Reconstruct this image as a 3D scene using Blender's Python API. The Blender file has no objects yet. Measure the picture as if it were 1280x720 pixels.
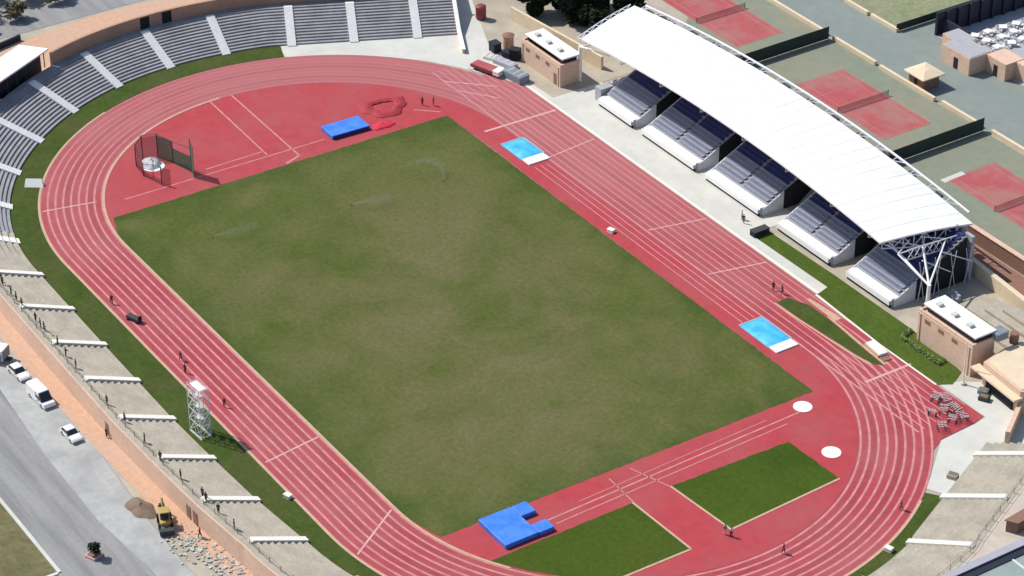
import bpy, bmesh, math, random
from mathutils import Vector, Matrix
random.seed(7)
SC = bpy.context.scene
COL = SC.collection
PI = math.pi
def R(a): return math.radians(a)

# ------------------------------------------------------------------ materials
def mat(name, base, rough=.85, var=.12, scale=.6, spec=.3, metal=0.0, dirt=None, dirt_scale=.08, dirt_amt=.0, bump=0.0, stretch=None):
    m = bpy.data.materials.new(name); m.use_nodes = True
    nt = m.node_tree; n = nt.nodes; l = nt.links
    b = n['Principled BSDF']
    b.inputs['Roughness'].default_value = rough
    b.inputs['Metallic'].default_value = metal
    b.inputs['Specular IOR Level'].default_value = spec
    tc = n.new('ShaderNodeTexCoord')
    nz = n.new('ShaderNodeTexNoise'); nz.inputs['Scale'].default_value = scale
    nz.inputs['Detail'].default_value = 6; nz.inputs['Roughness'].default_value = .65
    l.new(tc.outputs['Object'], nz.inputs['Vector'])
    mr = n.new('ShaderNodeMapRange'); mr.inputs[1].default_value = .25; mr.inputs[2].default_value = .75
    mr.inputs[3].default_value = 1 - var; mr.inputs[4].default_value = 1 + var
    l.new(nz.outputs['Fac'], mr.inputs[0])
    mx = n.new('ShaderNodeVectorMath'); mx.operation = 'SCALE'
    mx.inputs[0].default_value = base[:3]
    l.new(mr.outputs[0], mx.inputs['Scale'])
    out = mx.outputs[0]
    if dirt:
        n2 = n.new('ShaderNodeTexNoise'); n2.inputs['Scale'].default_value = dirt_scale
        n2.inputs['Detail'].default_value = 5; n2.inputs['Roughness'].default_value = .6
        if stretch:
            mp = n.new('ShaderNodeMapping'); mp.inputs['Scale'].default_value = stretch
            l.new(tc.outputs['Object'], mp.inputs['Vector']); l.new(mp.outputs[0], n2.inputs['Vector'])
        else: l.new(tc.outputs['Object'], n2.inputs['Vector'])
        m2 = n.new('ShaderNodeMapRange'); m2.inputs[1].default_value = .42; m2.inputs[2].default_value = .68
        m2.inputs[3].default_value = 0; m2.inputs[4].default_value = dirt_amt
        l.new(n2.outputs['Fac'], m2.inputs[0])
        mi = n.new('ShaderNodeMix'); mi.data_type = 'RGBA'
        l.new(m2.outputs[0], mi.inputs['Factor']); l.new(out, mi.inputs['A'])
        mi.inputs['B'].default_value = (*dirt, 1)
        out = mi.outputs['Result']
    l.new(out, b.inputs['Base Color'])
    if bump:
        bp = n.new('ShaderNodeBump'); bp.inputs['Strength'].default_value = bump; bp.inputs['Distance'].default_value = .05
        l.new(nz.outputs['Fac'], bp.inputs['Height']); l.new(bp.outputs[0], b.inputs['Normal'])
    return m

M = {}
def wear(m, worn, amt):
    nt = m.node_tree; n = nt.nodes; l = nt.links; b = n['Principled BSDF']
    src = b.inputs['Base Color'].links[0].from_socket
    tc = n.new('ShaderNodeTexCoord'); mp = n.new('ShaderNodeVectorMath'); mp.operation = 'DOT_PRODUCT'
    mp.inputs[1].default_value = (-.62, .78, 0); l.new(tc.outputs['Object'], mp.inputs[0])
    nz = n.new('ShaderNodeTexNoise'); nz.inputs['Scale'].default_value = .06; nz.inputs['Detail'].default_value = 5
    l.new(tc.outputs['Object'], nz.inputs['Vector'])
    k = n.new('ShaderNodeMath'); k.operation = 'MULTIPLY_ADD'; l.new(nz.outputs['Fac'], k.inputs[0]); k.inputs[1].default_value = 50
    l.new(mp.outputs['Value'], k.inputs[2])
    r = n.new('ShaderNodeMapRange'); r.inputs[1].default_value = 32; r.inputs[2].default_value = 76; r.inputs[3].default_value = 0; r.inputs[4].default_value = amt
    l.new(k.outputs[0], r.inputs[0])
    mi = n.new('ShaderNodeMix'); mi.data_type = 'RGBA'; l.new(r.outputs[0], mi.inputs['Factor']); l.new(src, mi.inputs['A']); mi.inputs['B'].default_value = (*worn, 1)
    l.new(mi.outputs['Result'], b.inputs['Base Color'])
def lane_tone(m, amt):
    nt = m.node_tree; n = nt.nodes; l = nt.links; b = n['Principled BSDF']
    src = b.inputs['Base Color'].links[0].from_socket
    tc = n.new('ShaderNodeTexCoord'); sx = n.new('ShaderNodeSeparateXYZ'); l.new(tc.outputs['Object'], sx.inputs[0])
    def mth(op, a, v=None, w=None):
        q = n.new('ShaderNodeMath'); q.operation = op
        for i, x in enumerate((a, v, w)):
            if x is None: continue
            if isinstance(x, (int, float)): q.inputs[i].default_value = x
            else: l.new(x, q.inputs[i])
        return q.outputs[0]
    dx = mth('MAXIMUM', mth('SUBTRACT', mth('ABSOLUTE', sx.outputs['X']), 42.195), 0)
    d = mth('SQRT', mth('ADD', mth('MULTIPLY', dx, dx), mth('MULTIPLY', sx.outputs['Y'], sx.outputs['Y'])))
    lane = mth('DIVIDE', mth('SUBTRACT', d, 36.62), 1.28)
    wn = n.new('ShaderNodeTexWhiteNoise'); wn.noise_dimensions = '1D'; l.new(mth('FLOOR', lane), wn.inputs['W'])
    mid = mth('ABSOLUTE', mth('SUBTRACT', mth('FRACT', lane), .5))        # scuffed running line in the middle of each lane
    nz = n.new('ShaderNodeTexNoise'); nz.inputs['Scale'].default_value = .13; nz.inputs['Detail'].default_value = 6; l.new(tc.outputs['Object'], nz.inputs['Vector'])
    f = mth('ADD', mth('MULTIPLY_ADD', wn.outputs['Value'], amt, 1-amt*.5), mth('MULTIPLY', mth('SUBTRACT', mid, .3), mth('MULTIPLY', nz.outputs['Fac'], .5)))
    v = n.new('ShaderNodeVectorMath'); v.operation = 'SCALE'; l.new(src, v.inputs[0]); l.new(f, v.inputs['Scale']); l.new(v.outputs[0], b.inputs['Base Color'])
M['ground'] = mat('sandy ground', (.40,.36,.29), .95, .2, .25, dirt=(.30,.25,.18), dirt_amt=.6, dirt_scale=.05)
M['track'] = mat('red tartan', (.345,.050,.060), .8, .16, .7, dirt=(.37,.105,.11), dirt_amt=.75, dirt_scale=.06)
M['track_bright'] = mat('newer red tartan', (.385,.044,.055), .8, .15, .5, dirt=(.34,.085,.09), dirt_amt=.7, dirt_scale=.07)
M['line'] = mat('worn white line paint', (.50,.205,.205), .8, .3, .6)
M['line_bright'] = mat('fresh line paint', (.60,.34,.33), .8, .2, .6)
M['line_faint'] = mat('thin worn line paint', (.53,.23,.245), .8, .25, .35)
M['line_runway'] = mat('faded runway paint', (.50,.22,.21), .8, .3, .6)
M['kerb'] = mat('beige kerb', (.50,.335,.235), .9, .15, .8)
wear(M['track'], (.385,.125,.13), .85); lane_tone(M['track'], .16); wear(M['line'], (.40,.14,.145), .95); wear(M['line_faint'], (.47,.20,.21), .7)
M['asphalt'] = mat('pale grey asphalt', (.285,.283,.28), .9, .12, 1.4, dirt=(.175,.175,.175), dirt_amt=.85, dirt_scale=.5, stretch=(.06,.8,1))
M['shoulder'] = mat('dusty pale road edge', (.40,.40,.385), .95, .15, .9, dirt=(.29,.29,.285), dirt_amt=.9, dirt_scale=.18)
M['paving'] = mat('orange brick paving', (.54,.335,.225), .9, .16, 1.2, dirt=(.47,.35,.28), dirt_amt=.7, dirt_scale=.12)
M['brickwall'] = mat('orange pink brick', (.65,.45,.335), .9, .16, 1.5, dirt=(.52,.385,.30), dirt_amt=.5, dirt_scale=.3)
M['brownwall'] = mat('brown pink wall', (.40,.25,.18), .9, .16, 1.5, dirt=(.30,.20,.15), dirt_amt=.5, dirt_scale=.3)
M['darkbrick'] = mat('brown wall shade', (.24,.135,.10), .9, .15, 1.5)
M['concrete'] = mat('beige stand concrete', (.405,.368,.295), .9, .22, 3.0, dirt=(.28,.255,.205), dirt_amt=.7, dirt_scale=.35)
M['seat_concrete'] = mat('grey stand concrete', (.30,.295,.31), .9, .16, 1.3, dirt=(.20,.197,.20), dirt_amt=.7, dirt_scale=.30)  # greyer tone for the upper left terraces
M['walkway'] = mat('pinkish beige walkway', (.50,.44,.37), .9, .14, .9, dirt=(.40,.35,.29), dirt_amt=.6, dirt_scale=.4)
M['apron'] = mat('pale concrete paving', (.56,.56,.51), .9, .08, .5, dirt=(.46,.46,.42), dirt_amt=.6, dirt_scale=.15)
M['white'] = mat('white paint', (.80,.79,.77), .6, .05, 1.0)
M['offwhite'] = mat('off white concrete', (.70,.67,.60), .85, .1, .6)
M['roof'] = mat('white roof sheeting', (.83,.83,.81), .55, .05, .6, dirt=(.66,.66,.64), dirt_amt=.55, dirt_scale=.5, stretch=(1.2,.25,1))
M['grey'] = mat('grey concrete', (.36,.365,.39), .9, .1, .8)
M['seat'] = mat('shaded navy seats', (.035,.045,.155), .5, .15, 1.2, spec=.5)  # seat colour with the roof's shade put in
M['divider'] = mat('pale divider concrete', (.56,.57,.61), .9, .12, .8, dirt=(.42,.43,.46), dirt_amt=.5, dirt_scale=.5)
M['seat_lit'] = mat('sunlit grey blue seats', (.26,.28,.35), .55, .12, 1.2, spec=.5)  # same seats with sunlight put into the colour
M['steel'] = mat('pale painted steel', (.66,.66,.72), .5, .05, 1)
M['dark'] = mat('dark interior and shade', (.02,.02,.024), .9, .2, 1)
M['darkgrey'] = mat('dark grey plastic', (.05,.052,.055), .7, .2, 2)
M['screen'] = mat('dark green windscreen mesh', (.038,.052,.042), .9, .15, .8)
M['cream'] = mat('cream plaster', (.66,.54,.38), .9, .1, .8)
M['tarmac_green'] = mat('green grey court tarmac', (.20,.228,.172), .92, .12, .5, dirt=(.27,.24,.17), dirt_amt=.8, dirt_scale=.07)
M['forecourt'] = mat('blue green grey tarmac', (.215,.245,.225), .92, .10, .4, dirt=(.19,.235,.22), dirt_amt=.8, dirt_scale=.08)
M['court'] = mat('red tennis court', (.38,.085,.09), .85, .14, .5, dirt=(.33,.17,.145), dirt_amt=.9, dirt_scale=.14)
M['court_line'] = mat('court line', (.46,.19,.17), .85, .15, .5)
M['blue'] = mat('bright blue mat', (.035,.18,.72), .55, .22, .9, spec=.4, dirt=(.09,.25,.70), dirt_amt=.7, dirt_scale=.6, bump=.5)
M['blue_dark'] = mat('navy mat side and shade', (.015,.03,.20), .6, .1, 1)
M['cyan'] = mat('light blue cover', (.05,.42,.78), .5, .2, .7, dirt=(.16,.55,.78), dirt_amt=.6, dirt_scale=.35)
M['red'] = mat('bright red cover', (.55,.03,.055), .6, .15, .8)
M['darkred'] = mat('dark red cover', (.34,.035,.045), .7, .2, .8)
M['tank'] = mat('maroon tank paint', (.25,.05,.06), .5, .15, 1)
M['navy'] = mat('dull navy paint and shade', (.022,.024,.042), .6, .15, 1)
M['greyblue'] = mat('grey blue tarp', (.20,.235,.27), .6, .2, .9)
M['carwhite'] = mat('white car paint', (.78,.78,.78), .25, .02, 1, spec=.6)
M['glass'] = mat('dark car glass', (.018,.022,.027), .08, .1, 1, spec=.7)
M['tyre'] = mat('tyre rubber', (.018,.018,.018), .9, .1, 3)
M['rim'] = mat('grey wheel rim', (.35,.35,.36), .4, .05, 3, metal=.6)
M['lamp'] = mat('clear lamp lens', (.7,.7,.66), .15, .03, 3)
M['tail'] = mat('red lamp lens', (.4,.02,.02), .2, .05, 3)
M['yellow'] = mat('yellow machine paint', (.43,.31,.10), .5, .12, 1)
M['soil'] = mat('brown soil heap', (.20,.145,.105), .95, .25, 1.2, bump=.6)
M['rubble'] = mat('pale rubble', (.44,.425,.39), .95, .5, .8)
M['skin'] = mat('skin', (.32,.18,.12), .6, .05, 5)
M['hair'] = mat('dark hair', (.02,.016,.013), .7, .1, 5)
M['cloth_dark'] = mat('dark cloth', (.03,.03,.038), .9, .15, 4)
M['cloth_white'] = mat('white cloth', (.70,.70,.68), .9, .06, 4)
M['cloth_red'] = mat('maroon cloth', (.22,.03,.04), .9, .1, 4)
M['cloth_pink'] = mat('pink cloth', (.62,.33,.33), .9, .1, 4)
M['cloth_green'] = mat('green cloth', (.12,.26,.10), .9, .1, 4)
M['bark'] = mat('brown bark', (.10,.07,.05), .95, .2, 4)
M['leaf'] = mat('dark green leaves', (.024,.036,.014), .8, .45, .9)
M['leaf_olive'] = mat('dusty olive leaves', (.16,.145,.085), .85, .4, .9)
M['hedge'] = mat('pale green hedge leaves', (.24,.31,.11), .8, .25, 2)
M['glassroof'] = mat('greenish glass roof', (.27,.33,.30), .25, .1, .3, spec=.6)
M['lilac'] = mat('lilac grey metal', (.36,.36,.40), .5, .06, .5)

def net_mat(name, col, alpha):
    m = mat(name, col, .9, .2, 1.5); nt = m.node_tree
    b = nt.nodes['Principled BSDF']; b.inputs['Alpha'].default_value = alpha
    return m
M['net'] = net_mat('dark green netting', (.02,.15,.09), .62)
M['net_grey'] = net_mat('dark grey netting', (.05,.045,.05), .27)
M['mist'] = mat('water drops', (.55,.57,.56), .2, .02, 1)

def grass_mat(name, dark, mid, dry, dry_amt, sc=.035, dry_lo=.42, dry_hi=.62, stripes=False):
    m = bpy.data.materials.new(name); m.use_nodes = True
    nt = m.node_tree; n = nt.nodes; l = nt.links; b = n['Principled BSDF']
    b.inputs['Roughness'].default_value = .95; b.inputs['Specular IOR Level'].default_value = .15
    tc = n.new('ShaderNodeTexCoord')
    def noise(s, d=6, r=.6, dist=0):
        a = n.new('ShaderNodeTexNoise'); a.inputs['Scale'].default_value = s; a.inputs['Detail'].default_value = d
        a.inputs['Roughness'].default_value = r; a.inputs['Distortion'].default_value = dist
        l.new(tc.outputs['Object'], a.inputs['Vector']); return a.outputs['Fac']
    def rng(v, lo, hi, a, c):
        q = n.new('ShaderNodeMapRange'); q.inputs[1].default_value = lo; q.inputs[2].default_value = hi
        q.inputs[3].default_value = a; q.inputs[4].default_value = c; l.new(v, q.inputs[0]); return q.outputs[0]
    def mix(f, A, B):
        q = n.new('ShaderNodeMix'); q.data_type = 'RGBA'
        l.new(f, q.inputs['Factor'])
        for nm, v in (('A', A), ('B', B)):
            if isinstance(v, tuple): q.inputs[nm].default_value = (*v, 1)
            else: l.new(v, q.inputs[nm])
        return q.outputs['Result']
    c = mix(rng(noise(sc*2.2, 5, .62, .6), .36, .64, 0, 1), dark, mid)
    c = mix(rng(noise(sc, 6, .62, .8), dry_lo, dry_hi, 0, dry_amt), c, dry)
    if stripes:     # worn centre of the pitch: less green away from the touch lines
        sx = n.new('ShaderNodeSeparateXYZ'); l.new(tc.outputs['Object'], sx.inputs[0])
        def absn(v, off, half):
            a = n.new('ShaderNodeMath'); a.operation = 'SUBTRACT'; l.new(v, a.inputs[0]); a.inputs[1].default_value = off
            d = n.new('ShaderNodeMath'); d.operation = 'ABSOLUTE'; l.new(a.outputs[0], d.inputs[0])
            return rng(d.outputs[0], half*.55, half, 1, 0)
        k = n.new('ShaderNodeMath'); k.operation = 'MULTIPLY'
        l.new(absn(sx.outputs['X'], 8, 50), k.inputs[0]); l.new(absn(sx.outputs['Y'], -4, 36), k.inputs[1])
        w = n.new('ShaderNodeMath'); w.operation = 'MULTIPLY'
        l.new(k.outputs[0], w.inputs[0]); l.new(rng(noise(.07, 6, .65, .5), .38, .64, .0, .9), w.inputs[1])
        c = mix(w.outputs[0], c, (.134,.122,.054))
        # greener, better watered margin along the touch lines and corners
        e = n.new('ShaderNodeMath'); e.operation = 'MINIMUM'
        l.new(absn(sx.outputs['X'], 0, 52), e.inputs[0]); l.new(absn(sx.outputs['Y'], -2.6, 34), e.inputs[1])
        em = n.new('ShaderNodeMath'); em.operation = 'MULTIPLY_ADD'; l.new(noise(.11, 5, .65, .4), em.inputs[0]); em.inputs[1].default_value = .9; l.new(e.outputs[0], em.inputs[2])
        c = mix(rng(em.outputs[0], .30, .75, .85, 0), c, (.040,.072,.011))
    fine = rng(noise(1.3, 8, .8), .3, .7, .72, 1.28)
    v = n.new('ShaderNodeVectorMath'); v.operation = 'SCALE'; l.new(c, v.inputs[0]); l.new(fine, v.inputs['Scale'])
    l.new(v.outputs[0], b.inputs['Base Color'])
    return m
M['pitch'] = grass_mat('worn pitch grass', (.064,.088,.016), (.086,.103,.024), (.120,.120,.042), .6, sc=.05, stripes=True)
M['lawn'] = grass_mat('lush grass', (.036,.068,.006), (.052,.090,.008), (.075,.085,.014), .35)
M['strip'] = grass_mat('verge grass', (.036,.066,.010), (.056,.086,.014), (.085,.080,.028), .5, sc=.12)
M['lush'] = grass_mat('bright verge grass', (.048,.088,.010), (.070,.110,.016), (.085,.09,.02), .3, sc=.1)
M['dry'] = grass_mat('dry lot grass', (.11,.105,.045), (.15,.14,.065), (.19,.165,.09), .7, sc=.2)
M['palelawn'] = grass_mat('pale court grass', (.18,.21,.12), (.24,.26,.15), (.28,.27,.17), .6, sc=.2)

# ------------------------------------------------------------------ mesh helpers
class MB:
    def __init__(self): self.v = []; self.f = []
    def face(self, pts):
        i = len(self.v); self.v += [tuple(p) for p in pts]; self.f.append(tuple(range(i, i+len(pts)))); return self
    def add(self, vs, fs):
        i = len(self.v); self.v += [tuple(p) for p in vs]; self.f += [tuple(a+i for a in f) for f in fs]; return self
    def prism(self, poly, z0, z1):          # poly counter clockwise seen from above
        n = len(poly)
        vs = [(p[0], p[1], z0) for p in poly] + [(p[0], p[1], z1) for p in poly]
        fs = [tuple(reversed(range(n))), tuple(range(n, 2*n))] + [(i, (i+1) % n, n+(i+1) % n, n+i) for i in range(n)]
        return self.add(vs, fs)
    def box(self, x0, x1, y0, y1, z0, z1, rot=0, c=None):
        p = [(x0,y0),(x1,y0),(x1,y1),(x0,y1)]
        if rot:
            c = c or (0,0); s, k = math.sin(rot), math.cos(rot)
            p = [(c[0]+(a-c[0])*k-(b-c[1])*s, c[1]+(a-c[0])*s+(b-c[1])*k) for a, b in p]
        return self.prism(p, z0, z1)
    def bbox(self, x0, x1, y0, y1, z0, z1, b=.1):       # box with bevelled upper edges and corners
        rings = []
        for z, i in ((z0, 0), (z1-b, 0), (z1-b*.3, b*.3), (z1, b)):
            c = min(b*1.2+i*0, .45*min(x1-x0, y1-y0))
            X0, X1, Y0, Y1 = x0+i, x1-i, y0+i, y1-i
            rings.append([(X0+c,Y0,z),(X1-c,Y0,z),(X1,Y0+c,z),(X1,Y1-c,z),(X1-c,Y1,z),(X0+c,Y1,z),(X0,Y1-c,z),(X0,Y0+c,z)])
        return self.loft(rings)
    def loft(self, rings, cap=True):
        n = len(rings[0]); vs = [p for r in rings for p in r]; fs = []
        for k in range(len(rings)-1):
            for i in range(n):
                fs.append((k*n+i, k*n+(i+1) % n, (k+1)*n+(i+1) % n, (k+1)*n+i))
        if cap: fs += [tuple(reversed(range(n))), tuple(range((len(rings)-1)*n, len(rings)*n))]
        return self.add(vs, fs)
    def tube(self, a, b, r, r2=None, n=8):
        a = Vector(a); b = Vector(b); d = (b-a).normalized()
        t = Vector((0,0,1)) if abs(d.z) < .9 else Vector((1,0,0))
        u = d.cross(t).normalized(); w = d.cross(u); r2 = r if r2 is None else r2
        if n >= 3:
            rg = []
            for p, q in ((a, r), (b, r2)):
                rg.append([p + (w*math.cos(2*PI*i/n)+u*math.sin(2*PI*i/n))*q for i in range(n)])
            self.loft(rg[::1])
        return self
    def cyl(self, x, y, z0, z1, r, r2=None, n=20): return self.tube((x,y,z0), (x,y,z1), r, r2, n)
    def ribbon(self, left, right, z):
        n = len(left); vs = [(p[0],p[1],z) for p in left] + [(p[0],p[1],z) for p in right]
        return self.add(vs, [(i, n+i, n+i+1, i+1) for i in range(n-1)])
    def build(self, name, m, parent=None, smooth=False, loc=None):
        me = bpy.data.meshes.new(name); me.from_pydata(self.v, [], self.f); me.validate()
        bm = bmesh.new(); bm.from_mesh(me)
        bmesh.ops.recalc_face_normals(bm, faces=bm.faces) if smooth else None
        bm.to_mesh(me); bm.free()
        if smooth:
            for p in me.polygons: p.use_smooth = True
        o = bpy.data.objects.new(name, me); COL.objects.link(o)
        me.materials.append(M[m])
        if parent is not None: o.parent = parent
        if loc: o.location = loc
        return o

def tag(o, label, cat, group=None, kind=None):
    if label: o['label'] = label
    if cat: o['category'] = cat
    if group: o['group'] = group
    if kind: o['kind'] = kind
    return o
def thing(name, label, cat, loc=(0,0,0), rz=0, group=None):
    o = bpy.data.objects.new(name, None); COL.objects.link(o)
    o.location = loc; o.rotation_euler = (0,0,rz); o.empty_display_size = .5
    return tag(o, label, cat, group)
def structure(mb, name, m): return tag(mb.build(name, m), None, None, kind='structure')
def kids(o): return [c for c in bpy.data.objects if c.parent == o]
def copy_tree(o, parent=None):
    c = o.copy(); COL.objects.link(c)
    if parent is not None: c.parent = parent
    for ch in kids(o): copy_tree(ch, c)
    return c
def place(o, x, y, z=0, rz=0, label=None, group=None, scale=None):
    o.location = (x,y,z); o.rotation_euler = (0,0,rz)
    if scale: o.scale = (scale,)*3
    if label: o['label'] = label
    if group: o['group'] = group
    return o

# ------------------------------------------------------------------ oval path
HALF = 84.39/2
def oval(off, n=96):
    pts = []
    for i in range(n+1):                      # right (lower right in the picture) bend
        a = -PI/2 + PI*i/n; pts.append((HALF+off*math.cos(a), off*math.sin(a)))
    for i in range(n+1):
        a = PI/2 + PI*i/n; pts.append((-HALF+off*math.cos(a), off*math.sin(a)))
    return pts
def flat(name, pts, z, m):
    b = MB(); b.face([(p[0],p[1],z) for p in pts]); return structure(b, name, m)

# ================================================================== THE SETTING
g = MB(); g.face([(-2500,-2500,-.06),(2500,-2500,-.06),(2500,2500,-.06),(-2500,2500,-.06)]); structure(g, 'ground', 'ground')
# road on the left and its kerbs
flat('road', [(-160,-81.6),(140,-81.6),(140,-66.3),(60,-65.6),(38,-66.6),(25,-66.2),(12,-65.2),(-10,-63.5),(-27,-64.6),(-60,-66.5),(-160,-66.5)], -.03, 'asphalt')
flat('road_shoulder', [(-60,-66.4),(-60,-69),(-20,-70),(4,-71.8),(22,-72.2),(36,-71),(60,-72),(60,-65.7),(38,-66.7),(25,-66.3),(12,-65.3),(-10,-63.6),(-27,-64.7)], -.022, 'shoulder')
flat('dry_lot', [(-160,-140),(29.4,-140),(29.4,-81.7),(-160,-81.7)], -.02, 'dry')
b = MB(); b.box(-160,29.6,-81.9,-81.4,-.06,.12); b.box(29.4,29.9,-140,-81.9,-.06,.12); structure(b, 'kerb', 'apron')
flat('side_road', [(30.2,-140),(50,-140),(50,-81.7),(30.2,-81.7)], -.024, 'asphalt')
# orange brick footpath round the outside of the stand
def path_pts(fn, s0, s1, n):
    return [fn(s0+(s1-s0)*i/n) for i in range(n+1)]
SEG1 = R(57)          # start angle at the top right end of the stand
def fr(deg_tab, a):
    for (a0, v0), (a1, v1) in zip(deg_tab, deg_tab[1:]):
        if a <= a1: return v0+(v1-v0)*(a-a0)/(a1-a0)
    return deg_tab[-1][1]
TL = [(-90,51.9),(-40,51.7),(-14,52.0),(10,51.7),(36,52.3),(48,55.8),(60,56.3)]
LS = [(-43,51.9),(-17,52.35),(6,52.6),(18,52.3),(30,51.8),(43,50.6)]
BR = [(-90,50.6),(-50,49.4),(0,49.2),(37,49.6),(44,51.5),(60,55)]
# station along the front of the stand: returns point, outward normal
STN = []
NS = (-math.cos(R(25.5)), math.sin(R(25.5))); PS = (-HALF-math.cos(R(20))*51.85, math.sin(R(20))*51.85)     # straight upper right wing
NE = (math.cos(R(25.5)), math.sin(R(25.5))); PE = (HALF+math.cos(R(22))*49.2, math.sin(R(22))*49.2)           # straight lower right wing
def station(k, p):
    if k == 'S': return ((PS[0]-NS[1]*-p, PS[1]-NS[0]*p), NS, k, p)
    if k == 'E': return ((PE[0]-NE[1]*p, PE[1]+NE[0]*p), NE, k, p)
    if k == 'L': return ((p, -fr(LS, p)), (0,-1), k, p)
    ar = R(p); F = fr(TL if k == 'T' else BR, p); sg = -1 if k == 'T' else 1
    nrm = (sg*math.cos(ar), math.sin(ar)); return ((sg*HALF+nrm[0]*F, nrm[1]*F), nrm, k, p)
def build_stations():
    for i in range(29): STN.append(station('S', 34-34*i/28))
    for i in range(1, 90): STN.append(station('T', 20-110*i/89))
    for i in range(1, 60): STN.append(station('L', -HALF+2*HALF*i/60))
    for i in range(0, 90): STN.append(station('B', -90+112*i/89))
    for i in range(1, 23): STN.append(station('E', 27.0*i/22))
build_stations()
def depth(st):        # depth of the terrace from front to rear rim
    k, p = st[2], st[3]
    if k in 'SE': return 9.3
    if k == 'T': return 9.3 if p > -40 else 9.3-(-40-p)/50*.9
    if k == 'L': return 8.4
    return 8.4+min(1, (p+90)/40)*.9
def walk(st):         # width of the walkway behind the rim
    k, p = st[2], st[3]
    if k in 'STL': return .9
    if k == 'E': return 5.2
    return .9+4.3*max(0, min(1, (p+60)/35))
def at(st, d): return (st[0][0]+st[1][0]*d, st[0][1]+st[1][1]*d)
inner = [at(s, depth(s)+walk(s)-.5) for s in STN if s[2] in 'STL' or (s[2] == 'B' and s[3] < -60)]
outer = [at(s, depth(s)+walk(s)+(16.5 if s[2] == 'S' or s[2] == 'T' and s[3] > -45 else 16.5-max(0, min(1, (-45-s[3])/45))*13.4 if s[2] == 'T' else 3.1)) for s in STN if s[2] in 'STL' or (s[2] == 'B' and s[3] < -60)]
b = MB(); b.ribbon(inner, outer, -.015); structure(b, 'footpath', 'paving')
flat('upper_road', [(-121.5,-60),(-121.5,14),(-116,40),(-150,60),(-150,-60)], -.02, 'asphalt')

# running track: one red sheet with the straight's chutes
tr = oval(46.95)
half = len(tr)//2
pts = []
for p in tr:
    pts.append(p)
poly = [p for p in tr[:half] if p[1] < 35.5]                # bottom right bend up to the chute
poly += [(71.6,38.4),(71.2,45.0),(70.6,47.2),(60.4,46.9),(30.9,47.6),(-52,47.7),(-60,44.6)]
poly += [p for p in tr[half:] if not (p[0] > -58 and p[1] > 0) and p[1] < 43.5]
b = MB(); b.face([(p[0],p[1],0) for p in poly]); structure(b, 'running_track', 'track')
# brighter infield surfacing: both D zones, long jump runway
def dzone(sign):
    out = []
    for i in range(41):
        a = -PI/2+PI*i/40; out.append((sign*(HALF+36.2*math.cos(a)), 36.2*math.sin(a)))
    return out
for sgn, nm in ((-1, 'throwing_area'), (1, 'jumping_area')):
    q = dzone(sgn)
    if sgn < 0: q = q[::-1]
    flat(nm, q, .008, 'track_bright')
flat('jump_runway', [(-42.2,30.5),(42.2,30.5),(42.2,36.2),(-42.2,36.2)], .009, 'track_bright')
# lawns
def ragged(pts, amp=.09, step=.7):
    rnd = random.Random(11); out = []
    for p, q in zip(pts, pts[1:]+pts[:1]):
        L = math.hypot(q[0]-p[0], q[1]-p[1]); k = max(1, int(L/step)); nx, ny = -(q[1]-p[1])/L, (q[0]-p[0])/L
        for i in range(k):
            j = rnd.uniform(-amp, amp) if i else 0; out.append((p[0]+(q[0]-p[0])*i/k+nx*j, p[1]+(q[1]-p[1])*i/k+ny*j))
    return out
b = MB(); b.face([(x,y,.02) for x, y in ragged([(-51.3,-34.2),(-46,-36.0),(-42.2,-36.25),(42.2,-36.25),(46,-36.0),(51.4,-34.4),(51.8,30.4),(-50.8,30.3)])]); structure(b, 'grass_pitch', 'pitch')
flat('discus_lawn', ragged([(59.3,-1.2),(72.0,-.1),(71.0,19.9),(59.9,19.4)], .09), .02, 'lawn')
d2 = [(59.5,-7.9),(59.6,-31.8)]
for i in range(9):
    x = 60.4+(72.3-60.4)*i/8; d2.append((x, -math.sqrt(max(0, 36.0**2-(x-HALF)**2))))
d2 += [(72.5,-7.3)]
flat('javelin_lawn', ragged(d2, .09), .02, 'lawn')
# verge of grass between track and stand
va = [at(s, -.02) for s in STN if s[2] in 'TLB' or (s[2] == 'S' and s[3] < 2.2) or (s[2] == 'E' and s[3] < 12.5)]
vb = []
for p in va:
    if p[0] < -HALF: d = Vector((p[0]+HALF, p[1])); d = d.normalized()*47.1; vb.append((-HALF+d.x, d.y))
    elif p[0] > HALF: d = Vector((p[0]-HALF, p[1])); d = d.normalized()*47.1; vb.append((HALF+d.x, d.y))
    else: vb.append((p[0], -47.1))
b = MB(); b.ribbon(vb, va, .02); structure(b, 'grass_verge', 'strip')
# concrete aprons
flat('concrete_apron', [(-86.0,17.5),(-82.7,23.8),(-79,29.2),(-75.2,33.6),(-70.5,38),(-65.4,41.4),(-61.5,43.6),(-60,44.7),(-52.3,47.75),(-30,47.75),(31.0,47.7),(30.4,50.4),(10.6,50.2),(10.9,60),(-62,60),(-100,62),(-112,40),(-100,20)], -.012, 'apron')
flat('end_apron', [(60.6,47.2),(70.9,47.3),(71.3,45),(71.8,38),(76.0,33),(79.6,28.6),(82.6,30.2),(88,31),(100,40),(90,62),(66,56),(61.6,50)], -.010, 'apron')
flat('bright_verge', [(10.6,50.15),(30.2,50.5),(31.0,47.9),(47.4,46.75),(60.6,46.85),(61.8,48.9),(60,52.2),(47,53.6),(28,53.6),(11.2,53.2)], .022, 'lush')
flat('grass_island', [(29.4,41.0),(35,41.1),(40.4,41.5),(46,41.8),(51,42.5),(52.4,43.6),(45.2,44.2),(38.6,44.7),(33.0,44.8),(29.2,43.3)], .03, 'strip')
b = MB()
L_ = [(29.3,40.8),(35,40.95),(40.4,41.3),(46,41.6),(51.2,42.3)]
b.ribbon([(x,y-.35) for x, y in L_], L_, .034)
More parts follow.
